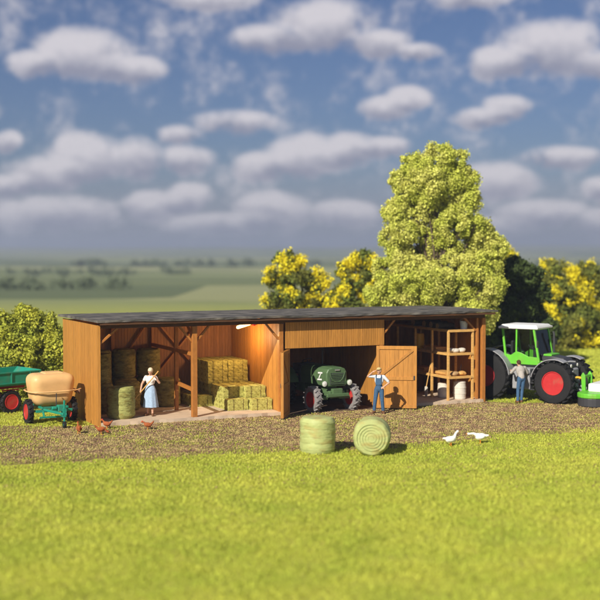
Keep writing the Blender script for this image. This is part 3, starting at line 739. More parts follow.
MB().cyl((0,-.85,RR_), (0,.85,RR_), .13).build('rear_axle', 'dgrey', tr, smooth=True)
for s in (-1, 1):
    MB().box((1.47, s*.66, .92), (.78, .34, .86)).build('fuel_tank', 'grey', tr, bevel=.04)
    for k in range(3): MB().box((1.98, s*(.72), .50+.27*k), (.24,.30,.03)).build('step', 'dgrey', tr)
    fender(tr, (WB, s*.93, RF), RF+.10, .50, 62, 168, 'grey')
    fender(tr, (0, s*.93, RR_), RR_+.10, .60, 5, 175, 'grey')
MB().prism([(.42,1.32),(2.45,1.32),(3.35,1.10),(3.42,1.22),(3.35,1.52),(2.3,1.60),(2.2,1.62),(.42,1.62)], -.55, .55, 'y').build('platform', 'grey', tr, bevel=.03)
MB().prism([(2.2,1.50),(3.30,1.34),(3.42,1.52),(3.10,1.80),(2.12,1.94)], -.40, .40, 'y').build('bonnet', 'dgrey', tr, bevel=.05)
MB().box((2.45,.0,1.90),(.36,.86,.08)).box((2.2,-.62,1.62),(.5,.05,.10)).build('bonnet_panel', 'fgreen', tr, bevel=.02)
MB().tube([(2.6,-.30,1.72),(2.95,-.42,1.45),(3.2,-.35,1.15)],.03,8).tube([(2.7,-.18,1.75),(3.1,-.30,1.35),(3.3,-.25,1.0)],.025,8).build('hoses', 'dgrey', tr, smooth=True)
MB().box((3.38,0,1.46),(.10,.6,.16)).build('grille', 'dgrey', tr, bevel=.01)
for s in (-1, 1): MB().lathe([(0,0),(.07,0),(.07,.03),(0,.04)], (3.42,s*.34,1.50), 'x', 16).build('headlight', 'lens', tr, smooth=True)
# cab frame
cab = empty('cab', (0,0,0), 0, tr); X0, X1, W0 = .62, 2.02, .74
for s in (-1, 1):
    y = s*W0
    MB().bar((X0-.02,y*.96,2.95), (X0+.16,y,1.62), .09, .10).build('pillar', 'fgreen', cab, bevel=.015)
    MB().bar((1.22,y*.96,2.95), (1.22,y,1.62), .07, .07).build('pillar', 'fgreen', cab, bevel=.015)
    MB().bar((X1-.05,y*.96,2.95), (X1+.20,y,1.60), .09, .10).build('pillar', 'fgreen', cab, bevel=.015)
    MB().prism([(X0+.10,1.50),(X1+.22,1.50),(X1+.20,1.80),(1.75,1.83),(1.42,1.98),(1.22,2.02),(.98,1.86),(X0+.06,1.93)], y-.025, y+.025, 'y').build('door_panel', 'fgreen', cab, bevel=.012)
    MB().prism([(X0+.10,1.93),(X0+.03,2.93),(X1-.06,2.93),(X1+.14,1.82),(1.75,1.84),(1.42,1.99),(1.22,2.03),(.98,1.87)], y*.985-.004, y*.985+.004, 'y').build('side_window', 'glass', cab)
    MB().tube([(X1+.10,s*.78,2.45),(X1+.22,s*.98,2.50),(X1+.22,s*.98,2.28)], .014, 6).box((X1+.23,s*.99,2.36),(.04,.13,.26)).build('mirror', 'dgrey', cab)
MB().bar((X1+.20,-.74,1.60),(X1+.20,.74,1.60),.08).build('front_sill', 'fgreen', cab, bevel=.01)
MB().bar((X1-.05,-.71,2.93),(X1-.05,.71,2.93),.07).bar((X0,-.71,2.93),(X0,.71,2.93),.07).bar((X0+.14,-.74,1.66),(X0+.14,.74,1.66),.10).build('cross_bar', 'fgreen', cab)
MB().add([(X1-.04,-.68,2.92),(X1-.04,.68,2.92),(X1+.20,.71,1.64),(X1+.20,-.71,1.64),(X1-.03,-.68,2.92),(X1-.03,.68,2.92),(X1+.21,.71,1.64),(X1+.21,-.71,1.64)],[(0,1,2,3),(7,6,5,4),(0,4,5,1),(1,5,6,2),(2,6,7,3),(3,7,4,0)]).build('windscreen', 'glass', cab)
mb = MB(); mb.box((1.30,0,2.99),(1.74,1.62,.09)); mb.box((1.30,0,3.075),(1.66,1.50,.08), taper=.90); mb.build('cab_roof', 'white', tr, bevel=.03, seg=3)
MB().box((.98,0,1.86),(.46,.46,.12)).box((.78,0,2.15),(.12,.44,.52)).build('driver_seat', 'dgrey', tr, bevel=.04)
MB().lathe([(.165,-.014),(.20,-.014),(.20,.014),(.165,.014)], (1.62,0,2.16), 'z', 24, Matrix.Rotation(.5,3,'Y'), True).cyl((1.62,0,2.15),(1.85,0,1.70),.03).build('steering_wheel', 'dgrey', tr)
MB().box((1.85,0,1.85),(.22,.5,.42)).build('dashboard', 'dgrey', tr, bevel=.03)
MB().tube([(2.3,.62,1.5),(2.3,.62,2.7),(2.26,.62,2.8)], .045, 10).build('exhaust_pipe', 'dgrey', tr, smooth=True)
# front linkage
for s in (-1, 1):
    MB().bar((3.3,s*.32,.62),(3.95,s*.38,.55),.07,.10).build('lift_arm', 'grey', tr, bevel=.01)
    MB().bar((3.25,s*.30,1.45),(3.62,s*.34,.62),.05).build('lift_strut', 'grey', tr)
MB().prism([(3.30,.60),(3.52,.60),(3.50,1.35),(3.30,1.50)], -.30, .30, 'y').build('front_bracket', 'grey', tr, bevel=.02)
MB().tube([(3.10,-.48,1.25),(3.14,-.48,1.62),(3.36,-.30,1.68),(3.50,-.1,1.66)], .035, 8).build('handrail', 'grey', tr, smooth=True)
MB().cyl((3.4,0,1.02),(3.86,0,1.0),.055).build('top_link', 'yellow', tr, smooth=True)
# mower
mw = tag(empty('mower', R0+Vector((ch*4.55, shh*4.55, 0)), hd), 'green disc mower with white housing hitched to the front of the modern tractor', 'mower')
poly = []
for i in range(13): a = PI+PI*i/12; poly.append((.62*math.cos(a+PI/2)*1, -.85+.62*math.sin(a+PI/2)*-1 if False else -.85-.62*abs(math.sin(PI*i/12))))
poly = [(.62*math.cos(PI+PI*i/12), -.85+.62*math.sin(PI+PI*i/12)) for i in range(13)]+[(.62*math.cos(PI*i/12), .85+.62*math.sin(PI*i/12)) for i in range(13)]
MB().prism(poly, .36, .56, 'z').build('deck', 'fgreen', mw, bevel=.05, seg=3)
MB().prism([(p*.97, q*.98) for p, q in poly], .04, .36, 'z').build('skirt', 'dgrey', mw, bevel=.02)
MB().box((.05,0,.72),(.62,1.5,.34)).build('housing', 'white', mw, bevel=.06, seg=3)
MB().prism([(-.64,.50),(-.48,.50),(-.50,1.15),(-.60,1.28),(-.68,1.15)], -.42, -.32, 'y').prism([(-.64,.50),(-.48,.50),(-.50,1.15),(-.60,1.28),(-.68,1.15)], .32, .42, 'y').bar((-.58,-.4,1.1),(-.58,.4,1.1),.10).build('headstock', 'fgreen', mw, bevel=.015)

# old green tractor: x forward
ang = -math.radians(60); pf = S(9.28, .30, 0)
ot = tag(empty('old_tractor', pf, ang), 'old dark green tractor with round headlights parked in the garage doorway', 'tractor')
wheel(ot, (0,.80,.45), .45, .27, .27, tyre='greyrubber', rim='red', side=1, lugs=16, steer=0, lug_h=.035)
wheel(ot, (0,-.80,.45), .45, .27, .27, tyre='greyrubber', rim='red', side=-1, lugs=16, steer=0, lug_h=.035)
for s in (-1, 1):
    wheel(ot, (-2.15, s*.78, .66), .66, .34, .40, tyre='rubber', rim='red', side=s, lugs=18)
    fender(ot, (-2.15, s*.74, .66), .76, .34, 20, 165, 'ogreen')
ot.scale = (1.08, 1.08, 1.08)
# bonnet with rounded shoulders: extruded section, nose rounded by bevel
sec = [(-.40,.90),(.40,.90),(.43,1.22),(.42,1.40),(.35,1.52),(.20,1.58),(-.20,1.58),(-.35,1.52),(-.42,1.40),(-.43,1.22)]
MB().prism(sec, -1.55, .30, 'x').build('bonnet', 'ogreen', ot, bevel=.05, seg=3)
MB().prism([(p*.98, q+.01) for p, q in sec], -1.72, -1.58, 'x').build('bonnet_strip', 'dgrey', ot)
mb = MB()
for i in range(7): mb.box((.325, 0, 1.00+i*.055), (.03, .54, .020))
mb.build('grille', 'ogreen', ot)
MB().box((.308,0,1.17),(.02,.56,.40)).build('grille_panel', 'dgrey', ot)
arc = [(.335, .30*math.cos(a), 1.42-.36*math.sin(a)) for a in [PI*i/14 for i in range(15)]]
MB().tube(arc, .016, 6).build('grille_trim', 'ogreen', ot)
MB().box((.335,0,1.485),(.02,.20,.05)).build('front_emblem', 'chrome', ot, bevel=.006)
for s in (-1, 1):
    hl = MB().lathe([(0,-.12),(.06,-.11),(.105,-.03),(.115,.02),(.105,.03)], (.30,s*.52,1.02), 'x', 20).build('headlight', 'ogreen', ot, smooth=True)
    MB().lathe([(.100,.0),(.098,.03),(.05,.045),(0,.05)], (.30,s*.52,1.02), 'x', 20).build('lens', 'lens', hl, smooth=True)
    MB().bar((.2,s*.36,1.03),(.26,s*.46,1.04),.04).build('lamp_bracket', 'ogreen', ot)
    # white zigzag badge on each bonnet side
    mb = MB(); y = s*.442
    mb.bar((.04,y,1.38),(-.26,y,1.36),.008,.055); mb.bar((-.06,y,1.36),(-.20,y,1.16),.008,.05); mb.bar((.0,y,1.14),(-.30,y,1.12),.008,.055)
    mb.build('side_badge', 'white', ot)
    MB().box((0,s*.48,.47),(.16,.50,.11)).box((0,s*.60,.58),(.12,.10,.32)).build('axle_arm', 'ogreen', ot, bevel=.02)
    MB().bar((-.05,s*.55,.62),(-1.0,s*.25,.75),.045).build('steering_rod', 'dgrey', ot)
MB().box((.08,0,.62),(.50,.62,.26)).box((.30,0,.72),(.16,.42,.22)).box((-.8,0,.74),(1.5,.42,.38)).build('frame', 'ogreen', ot, bevel=.03)
MB().box((.36,0,.60),(.10,.9,.12)).build('front_bumper', 'ogreen', ot, bevel=.02)
MB().cyl((-2.15,-.7,.66),(-2.15,.7,.66),.10).box((-2.0,0,.8),(.8,.5,.5)).build('rear_axle', 'ogreen', ot, bevel=.02)
MB().tube([(-.95,.16,1.55),(-.95,.16,2.15)], .03, 8).build('exhaust_pipe', 'dgrey', ot, smooth=True)
MB().lathe([(.165,-.012),(.19,-.012),(.19,.012),(.165,.012)], (-1.78,0,1.66), 'z', 24, Matrix.Rotation(-.5,3,'Y'), True).cyl((-1.78,0,1.66),(-1.6,0,1.45),.02).build('steering_wheel', 'dgrey', ot)
MB().box((-2.25,0,1.18),(.42,.46,.08)).box((-2.44,0,1.36),(.06,.46,.32)).build('driver_seat', 'dgrey', ot, bevel=.03)

# tank sprayer
fa = math.atan2(-.88, .47)
sy = tag(empty('tank_sprayer', (-8.98, 42.95, 0), fa), 'small trailed sprayer with rounded tan tank on a green frame with red wheels', 'sprayer')
for s in (-1, 1): wheel(sy, (0, s*.80, .43), .43, .20, .27, rim='red', side=s, lugs=16, lug_h=.03)
def tank():
    bm = bmesh.new(); bmesh.ops.create_cube(bm, size=1)
    for v in bm.verts:
        up = v.co.z > 0
        v.co = Vector((v.co.x*(1.28 if up else 1.0), v.co.y*(1.68 if up else 1.38), v.co.z*1.16))
    bmesh.ops.bevel(bm, geom=bm.edges[:], offset=.36, segments=8, profile=.55, affect='EDGES')
    for v in bm.verts: v.co.z += 1.20
    me = bpy.data.meshes.new('tank'); bm.to_mesh(me); bm.free(); me.materials.append(M['tan']); me.shade_smooth()
    o = bpy.data.objects.new('tank', me); COL.objects.link(o); o.parent = sy; return o
tk = tank()
MB().box((-.05,.08,1.78),(.62,.80,.09), taper=.8).build('tank_lid', 'tan', sy, bevel=.04, seg=3)
ring = []
for i in range(33):
    a = 2*PI*i/32; ca, sa = math.cos(a), math.sin(a); q = 4.0
    rr = (abs(ca/.68)**q+abs(sa/.87)**q)**(-1/q); ring.append((rr*ca, rr*sa, 1.17))
MB().tube(ring, .024, 7, cap=False).build('hoop', 'tan', sy, smooth=True)
MB().tube([(.30,.80,1.12),(.34,.99,1.12)], [.05,.11], 12).build('filler_nozzle', 'boot', sy, smooth=True)
MB().tube([(.62,-.62,1.17),(.66,-.4,1.17),(.66,.78,1.20),(.5,.98,1.22)], .018, 6).build('hose', 'tan', sy, smooth=True)
MB().box((0,0,.55),(1.1,.10,.10)).bar((-.5,.45,.60),(.6,.45,.60),.08).bar((-.5,-.45,.60),(.6,-.45,.60),.08).bar((.55,-.5,.60),(.55,.5,.60),.08).bar((-.5,-.5,.60),(-.5,.5,.60),.08).bar((0,-.78,.43),(0,.78,.43),.08).build('chassis', 'tgreen', sy, bevel=.012)
MB().bar((.5,.42,.55),(1.75,.03,.50),.08).bar((.5,-.42,.55),(1.75,-.03,.50),.08).build('drawbar', 'tgreen', sy, bevel=.012)
MB().bar((.62,-.70,.50),(.62,.62,.50),.09).bar((.8,-.62,.30),(.8,.30,.30),.06).bar((.62,-.45,.52),(.80,-.45,.28),.06).bar((.62,.22,.52),(.80,.22,.28),.06).build('spray_boom', 'tgreen', sy, bevel=.01)
MB().box((.95,.10,.62),(.26,.24,.22)).cyl((.95,-.05,.62),(.95,-.22,.62),.07).build('pump', 'tgreen', sy, bevel=.02)
MB().cyl((1.70,0,.98),(1.70,0,.22),.035).box((1.70,0,.55),(.10,.10,.30)).build('jack_post', 'tgreen', sy)
MB().tube([(.72,0,.60),(.70,.02,1.12)], .018, 6).build('lever', 'dgrey', sy)
jw = empty('jockey_wheel', (1.70,0,.13), 0, sy)
MB().lathe([(.05,-.045),(.12,-.045),(.13,0),(.12,.045),(.05,.045)], (0,0,0), 'y', 20, closed=True).build('tyre', 'rubber', jw, smooth=True)
MB().lathe([(.0,-.03),(.055,-.03),(.055,.03),(0,.03)], (0,0,0), 'y', 14).build('rim', 'tgreen', jw)

# farm trailer: x along its length (towards upper right), near right corner at px 25
ta = math.radians(44)
c0 = Vector((-9.98, 46.1, 0)); tl = tag(empty('farm_trailer', (c0.x, c0.y, 0), ta), 'sea green farm trailer with side boards, a sloping tail board and dark red wheels', 'trailer')
TL, TW = 3.9, 1.75
MB().box((-TL/2-.2, TW/2, 1.08), (TL-.4, TW, .06)).build('bed', 'tgreen', tl, bevel=.01)
def long_side(y, s):
    P = [(-TL, 1.10), (-.42, 1.10), (0, 1.58), (-TL, 1.58)]
    mb = MB(); mb.prism(P, y-.015, y+.015, 'y')
    mb.bar((-TL, y+s*.03, 1.555), (-.03, y+s*.03, 1.555), .05, .05); mb.bar((-TL, y+s*.03, 1.14), (-.40, y+s*.03, 1.14), .05, .05)
    for x in (-TL+.05, -3.1, -2.2, -1.3, -.5): mb.box((x, y+s*.03, 1.35), (.05, .045, .44))
    mb.bar((-.40, y+s*.03, 1.12), (-.02, y+s*.03, 1.57), .05, .05)
    mb.build('side_board', 'tgreen', tl, bevel=.005)
long_side(0, -1); long_side(TW, 1)
MB().bar((-.42, TW/2, 1.10), (0, TW/2, 1.58), TW-.03, .03).build('tail_board', 'tgreen', tl)
MB().box((-TL, TW/2, 1.34), (.03, TW-.04, .48)).build('front_board', 'tgreen', tl)
MB().box((-TL/2-.2, TW/2-.45, .97),(TL-.6,.09,.14)).box((-TL/2-.2, TW/2+.45, .97),(TL-.6,.09,.14)).bar((-1.25,.15,.6),(-1.25,TW-.15,.6),.10).bar((-3.3,.15,.6),(-3.3,TW-.15,.6),.10).build('chassis', 'darkred', tl, bevel=.01)
for x in (-1.25, -3.3):
    for y in (.16, TW-.16):
        wheel(tl, (x, y, .43), .43, .22, .28, rim='red', side=(-1 if y < 1 else 1), lugs=16, lug_h=.02)
        MB().bar((x-.35,y+.0,.88),(x+.35,y+.0,.88),.06,.05).bar((x,y,.43),(x,y,.88),.06).build('leaf_spring', 'darkred', tl)

# ------------------------------------------------------------------ people (facing -y at rotation 0)
def hand(mb, wrist, direction, palm_n, s=1.0, curl=.5, side=1):
    w = Vector(wrist); d = Vector(direction).normalized(); n = Vector(palm_n); n = (n-d*n.dot(d)).normalized(); t = d.cross(n)*side
    mb.capsule(w, .026*s, w+d*.05*s, .030*s, 8)
    for k, (o, L_) in enumerate([(.030,.068),(.010,.078),(-.010,.072),(-.030,.056)]):
        b = w+d*.075*s+t*o*s; m1 = b+(d+n*curl*.4).normalized()*L_*.5*s; m2 = m1+(d*(1-curl)+n*curl*1.2).normalized()*L_*.5*s
        mb.capsule(w+d*.03*s+t*o*.8*s, .012*s, b, .0105*s, 6); mb.capsule(b, .0105*s, m1, .0095*s, 6); mb.capsule(m1, .0095*s, m2, .0085*s, 6)
    b = w+d*.025*s+t*.03*s; m1 = b+(d*.6+t*.8+n*.3).normalized()*.038*s; mb.capsule(b, .013*s, m1, .011*s, 6); mb.capsule(m1, .011*s, m1+(d*.9+n*.5).normalized()*.03*s, .0095*s, 6)
def head(mb, c, yaw=0, pitch=0):
    R = Matrix.Rotation(yaw, 3, 'Z') @ Matrix.Rotation(pitch, 3, 'X'); c = Vector(c)
    q = lambda x, y, z: c+R @ Vector((x, y, z))
    mb.ball(c+R@Vector((0,.008,.025)), (.078,.095,.095), R=R); mb.ball(q(0,-.018,-.045), (.056,.066,.072), R=R)
    mb.capsule(q(0,-.088,.012), .010, q(0,-.108,-.022), .015, 8)         # nose
    for s in (-1, 1):
        mb.ball(q(s*.079,.005,-.005), (.012,.022,.032), 8, 6, R=R)       # ears
        mb.ball(q(s*.030,-.078,-.028), (.022,.016,.018), 8, 6, R=R)      # cheeks
    mb.ball(q(0,-.085,-.058), (.022,.010,.007), 8, 6, R=R); mb.ball(q(0,-.085,-.071), (.019,.010,.007), 8, 6, R=R); mb.ball(q(0,-.070,-.098), (.022,.018,.018), 8, 6, R=R)
    return q
def eyes(q, parent):
    for s in (-1, 1): MB().ball(q(s*.030,-.086,.008), (.010,.007,.008), 8, 6).build('eye', 'eye', parent, smooth=True)
def person(loc, rz, label, J, yaw=0, pitch=0, sc=1.0):
    e = tag(empty('person', loc, rz), label, 'person'); e.scale = (sc, sc, sc)
    mb = MB(); q = head(mb, J['head'], yaw, pitch)
    mb.capsule(J['neck'], .056, Vector(J['head'])+Vector((0,.01,-.06)), .052)
    ch_, wa, pe = Vector(J['chest']), Vector(J['waist']), Vector(J['pelvis'])
    mb.ball(ch_, (.155,.10,.19)); mb.capsule(ch_, .10, wa, .10); mb.capsule(wa, .105, pe, .115); mb.ball(pe, (.15,.105,.12))
    for s, k in ((-1,'R'), (1,'L')):
        sh_, elb, wr = J['sh'+k], J['el'+k], J['wr'+k]
        mb.capsule(J['neck'], .05, sh_, .052); mb.capsule(sh_, .052, elb, .038); mb.capsule(elb, .038, wr, .026)
        hand(mb, wr, J['hd'+k], J['hn'+k], 1.0, J.get('curl'+k, .5), s)
        hp, kn, an, to = J['hp'+k], J['kn'+k], J['an'+k], J['to'+k]
        mb.capsule(hp, .085, kn, .056); mb.capsule(kn, .055, an, .036); mb.capsule(an, .040, to, .030)
    mb.fuse('body', M['skin'], e, .0085, 2); eyes(q, e)
    return e, q
def V3(*a): return Vector(a)
# farmer shading his eyes
J = dict(head=V3(0,-.02,1.60), neck=V3(0,.01,1.42), chest=V3(0,0,1.26), waist=V3(0,0,1.08), pelvis=V3(0,0,.95),
 shR=V3(-.18,0,1.39), elR=V3(-.40,-.10,1.40), wrR=V3(-.20,-.17,1.58), hdR=(.80,-.10,.42), hnR=(.1,.3,-1), curlR=.15,
 shL=V3(.18,0,1.39), elL=V3(.37,.05,1.17), wrL=V3(.20,-.09,1.03), hdL=(-.75,-.1,-.45), hnL=(-.2,.6,-.5), curlL=.6,
 hpR=V3(-.09,0,.90), knR=V3(-.14,-.03,.50), anR=V3(-.18,0,.09), toR=V3(-.22,-.15,.035),
 hpL=V3(.09,0,.90), knL=V3(.12,-.02,.50), anL=V3(.15,.02,.09), toL=V3(.20,-.13,.035))
g = G(379.0, 414)
p, q = person(g, -.25, 'man in blue bib overalls and pale shirt shading his eyes before the open door', J, yaw=-.35, sc=1.02)
mb = MB(); mb.ball(J['chest'], (.172,.115,.20)); mb.capsule(J['chest'], .115, J['waist'], .115); mb.capsule(J['neck']-V3(0,0,.01), .064, J['neck']+V3(0,0,.02), .060)
for k in 'RL':
    s_, e_ = J['sh'+k], J['el'+k]; mb.capsule(J['neck']-V3(0,0,.03), .058, s_, .064); mb.capsule(s_, .064, s_.lerp(e_, .78), .056)
mb.fuse('shirt', M['shirt'], p, .011, 2)
mb = MB(); mb.ball(J['pelvis'], (.168,.124,.14)); mb.capsule(J['waist'], .124, J['pelvis'], .128)
for k in 'RL': mb.capsule(J['hp'+k], .096, J['kn'+k], .072); mb.capsule(J['kn'+k], .072, J['an'+k]+V3(0,0,.05), .062)
mb.box((0,-.118,1.22), (.22,.030,.26), Matrix.Rotation(-.03,3,'X'))
for s in (-1, 1): mb.tube([(s*.09,-.125,1.33),(s*.10,-.10,1.43),(s*.09,-.02,1.465),(s*.07,.10,1.36),(s*.05,.125,1.1)], .018, 6)
mb.fuse('overalls', M['denim'], p, .011, 1)
for k in 'RL': mb = MB(); mb.capsule(J['an'+k]+V3(0,0,.05), .060, J['an'+k], .060); mb.capsule(J['an'+k]-V3(0,-.03,.035), .060, J['to'+k]+(J['to'+k]-J['an'+k]).normalized()*.02+V3(0,0,.012), .054); mb.fuse('boot', M['boot'], p, .011, 2)
mb = MB(); mb.ball(q(0,.018,.045), (.084,.098,.085)); mb.ball(q(0,.06,-.01), (.068,.05,.07)); mb.fuse('hair', M['blond'], p, .01, 2)
mb = MB(); mb.ball(q(0,.005,.078), (.092,.108,.062)); mb.ball(q(0,-.095,.062), (.075,.065,.012)); mb.fuse('cap', M['strawhat'], p, .009, 1)

# woman with a fork
J = dict(head=V3(0,-.02,1.52), neck=V3(0,.01,1.35), chest=V3(0,0,1.20), waist=V3(0,0,1.03), pelvis=V3(0,0,.91),
 shR=V3(-.16,0,1.32), elR=V3(-.30,-.02,1.07), wrR=V3(-.31,-.16,.86), hdR=(-.1,-.35,-.9), hnR=(.6,-.3,0), curlR=.95,
 shL=V3(.16,0,1.32), elL=V3(.33,-.10,1.14), wrL=V3(.24,-.22,1.33), hdL=(-.3,-.5,.6), hnL=(-.7,.1,-.4), curlL=.95,
 hpR=V3(-.08,0,.86), knR=V3(-.10,-.03,.47), anR=V3(-.12,0,.08), toR=V3(-.16,-.14,.032),
 hpL=V3(.08,0,.86), knL=V3(.09,-.10,.47), anL=V3(.08,-.06,.08), toL=V3(.12,-.20,.032))
WP = S(2.22, 1.02, FL)
p, q = person(WP, -.12, 'woman in cream headscarf, white blouse and pale blue skirt holding a hay fork', J, yaw=-.2, pitch=.1, sc=1.07)
mb = MB(); mb.ball(J['chest'], (.158,.115,.19)); mb.ball(J['chest']+V3(-.06,-.08,.0), (.06,.05,.06)); mb.ball(J['chest']+V3(.06,-.08,.0), (.06,.05,.06)); mb.capsule(J['chest'], .108, J['waist'], .104)
for k in 'RL': s_, e_ = J['sh'+k], J['el'+k]; mb.capsule(J['neck']-V3(0,0,.04), .052, s_, .060); mb.capsule(s_, .062, s_.lerp(e_, .40), .056)
mb.fuse('blouse', M['blouse'], p, .011, 2)
mb = MB(); prof = [(.118,1.05),(.145,1.0),(.185,.90),(.215,.70),(.245,.48),(.262,.30),(.25,.295),(.16,.60),(.10,1.0)]; nn_ = 48; vs = []; fs = []
for i, (r, z) in enumerate(prof):
    for k in range(nn_): a = 2*PI*k/nn_; f = 1+(.06*math.sin(a*9)+.03*math.sin(a*5+1))*max(0, (1.0-z))/.7; vs.append((r*f*math.cos(a), r*f*.80*math.sin(a)-.02, z))
for i in range(len(prof)-1):
    for k in range(nn_): fs.append((i*nn_+k, i*nn_+(k+1)%nn_, (i+1)*nn_+(k+1)%nn_, (i+1)*nn_+k))
mb.add(vs, fs); mb.build('skirt', 'skirt', p, smooth=True)
for k in 'RL': mb = MB(); mb.capsule(J['an'+k]-V3(0,-.03,.03), .054, J['to'+k]+V3(0,0,.012), .050); mb.fuse('shoe', M['boot'], p, .01, 2)
mb = MB(); mb.ball(q(0,.015,.035), (.090,.105,.095)); mb.capsule(q(0,.08,-.02), .045, q(0,.11,-.08), .02); mb.fuse('headscarf', M['scarf'], p, .01, 2)
# the fork she holds: world position from her frame
W_ = Matrix.Translation(WP) @ Matrix.Rotation(-.12, 4, 'Z') @ Matrix.Scale(1.07, 4)
hL = W_ @ (J['wrL']+V3(-.03,-.05,.07)); hR = W_ @ (J['wrR']+V3(-.01,-.05,-.07)); dr = (hR-hL).normalized()
a_ = hL-dr*.22; b_ = hR+dr*.42
fk = tag(empty('hay_fork', (0,0,0)), 'long wooden-handled hay fork held slanting across the woman', 'fork'); fk.location = b_
MB().tube([a_-b_, (0,0,0)], .022, 8).build('handle', 'shelfwood', fk, smooth=True)
mb = MB(); sd = dr.cross(Vector((0,1,0))).normalized(); 
for i in (-1, 0, 1): mb.tube([sd*.0, sd*i*.06+dr*.05, sd*i*.07+dr*.30+Vector((0,-.04,0))], .007, 6)
mb.build('tines', 'dgrey', fk)

# man leaning into the tractor, back to us
J = dict(head=V3(.02,-.24,1.50), neck=V3(0,-.14,1.36), chest=V3(0,-.08,1.22), waist=V3(0,0,1.06), pelvis=V3(0,.03,.94),
 shR=V3(-.18,-.12,1.34), elR=V3(-.33,-.20,1.12), wrR=V3(-.24,-.40,1.05), hdR=(.2,-.9,.1), hnR=(0,0,-1), curlR=.5,
 shL=V3(.18,-.12,1.34), elL=V3(.34,-.20,1.14), wrL=V3(.24,-.42,1.20), hdL=(-.1,-.9,.2), hnL=(0,0,-1), curlL=.5,
 hpR=V3(-.08,.03,.90), knR=V3(-.05,-.02,.49), anR=V3(.02,.08,.09), toR=V3(.02,-.10,.035),
 hpL=V3(.08,.03,.90), knL=V3(.13,.02,.49), anL=V3(.20,.20,.09), toL=V3(.21,.04,.035))
g = G(521, 402.5)
p, q = person(g, PI+.15, 'man in grey shirt and jeans leaning in to the side of the modern tractor', J, pitch=.4, sc=1.05)
mb = MB(); mb.ball(J['chest'], (.178,.125,.21)); mb.capsule(J['chest'], .120, J['pelvis']+V3(0,0,.04), .132); mb.capsule(J['neck']-V3(0,0,.01), .062, J['neck']+V3(0,-.01,.02), .058)
for k in 'RL': s_, e_, w_ = J['sh'+k], J['el'+k], J['wr'+k]; mb.capsule(J['neck']-V3(0,0,.03), .06, s_, .068); mb.capsule(s_, .066, e_, .054); mb.capsule(e_, .054, e_.lerp(w_, .8), .042)
mb.fuse('shirt', M['greyshirt'], p, .011, 2)
mb = MB(); mb.ball(J['pelvis'], (.160,.125,.13))
for k in 'RL': mb.capsule(J['hp'+k], .094, J['kn'+k], .070); mb.capsule(J['kn'+k], .069, J['an'+k]+V3(0,0,.02), .058)
mb.fuse('jeans', M['denim'], p, .011, 1)
for k in 'RL': mb = MB(); mb.capsule(J['an'+k]-V3(0,-.03,.03), .058, J['to'+k]+V3(0,0,.012), .052); mb.fuse('shoe', M['boot'], p, .011, 2)
mb = MB(); mb.ball(q(0,.018,.035), (.086,.102,.095)); mb.ball(q(0,.06,-.01), (.068,.05,.07)); mb.fuse('hair', M['hair'], p, .01, 2)

# ------------------------------------------------------------------ poultry (facing +x)
def bird(kind, loc, rz, label, pose):
    e = tag(empty(kind, loc, rz), label, kind, 'brown hens pecking on the gravel' if kind == 'hen' else 'white geese on the grass')
    s = 1.0 if kind == 'hen' else 1.45; fm = 'hen' if kind == 'hen' else 'goose'
    mb = MB(); R = Matrix.Rotation(-pose.get('tilt', .15), 3, 'Y')
    mb.ball((0,0,.21*s), (.16*s,.095*s,.10*s), R=R); mb.ball((.07*s,0,.225*s), (.085*s,.08*s,.09*s))
    hx, hz = pose['head']; hx *= s; hz *= s
    mid = V3(.13*s+(hx-.13*s)*.35, 0, .27*s+(hz-.27*s)*.5+.02*s)
    mb.capsule((.11*s,0,.25*s), .055*s, mid, .034*s, 10); mb.capsule(mid, .034*s, (hx,0,hz), .028*s, 10); mb.ball((hx+.012*s,0,hz), (.046*s,.034*s,.036*s))
    tz = .33 if kind == 'hen' else .25
    mb.capsule((-.11*s,0,.23*s), .055*s, (-.22*s,0,tz*s), .028*s, 8)
    if kind == 'hen':
        for k in (-1,0,1): mb.capsule((-.16*s,0,.27*s), .03*s, (-.23*s,k*.03,.36*s), .016*s, 8)
    mb.fuse('body', M[fm], e, .010, 2)
    for sd in (-1, 1):
        MB().ball((-.02*s,sd*.085*s,.225*s), (.12*s,.022*s,.065*s), R=R).build('wing', fm, e, smooth=True)
        mb = MB(); mb.tube([(.01*s,sd*.04*s,.14*s),(.0,sd*.045*s,.015)], .011*s, 6)
        for k in (-.5, 0, .5): mb.tube([(0,sd*.045*s,.012),(.055*s*math.cos(k),sd*.045*s+.055*s*math.sin(k),.008)], .008*s, 5)
        mb.build('leg', 'orange', e)
        MB().ball((hx+.03*s,sd*.030*s,hz+.008*s), .007*s, 6, 5).build('eye', 'eye', e)
    dz = -.02*s if pose.get('down') else 0
    MB().tube([(hx+.045*s,0,hz),(hx+(.085 if kind == 'hen' else .10)*s,0,hz-.012*s+dz)], [.016*s,.004*s], 8).build('beak', 'orange', e, smooth=True)
    if kind == 'hen':
        mb = MB()
        for k in range(3): mb.ball((hx+.03-.022*k,0,hz+.038), (.014,.006,.018), 8, 6)
        mb.build('comb', 'comb', e)
    k = .85 if kind == 'hen' else .74; e.scale = (k, k, k)
    return e
bird('hen', G(79,434), 2.0, 'brown hen standing tall beside the sprayer, head raised', dict(head=(.17,.43), tilt=.5))
bird('hen', G(101,434.5), .1, 'brown hen pecking on the gravel, the nearest to the camera by the end wall', dict(head=(.25,.10), down=1, tilt=-.1))
bird('hen', G(107,429), 3.0, 'brown hen close in front of the sunlit bale at the corner post', dict(head=(.20,.36)))
bird('hen', G(148,430), 3.3, 'brown hen alone on the gravel in front of the woman', dict(head=(.22,.33)))
bird('goose', G(450.5,446.5), .25, 'white goose with its neck held up', dict(head=(.21,.44), tilt=.05))
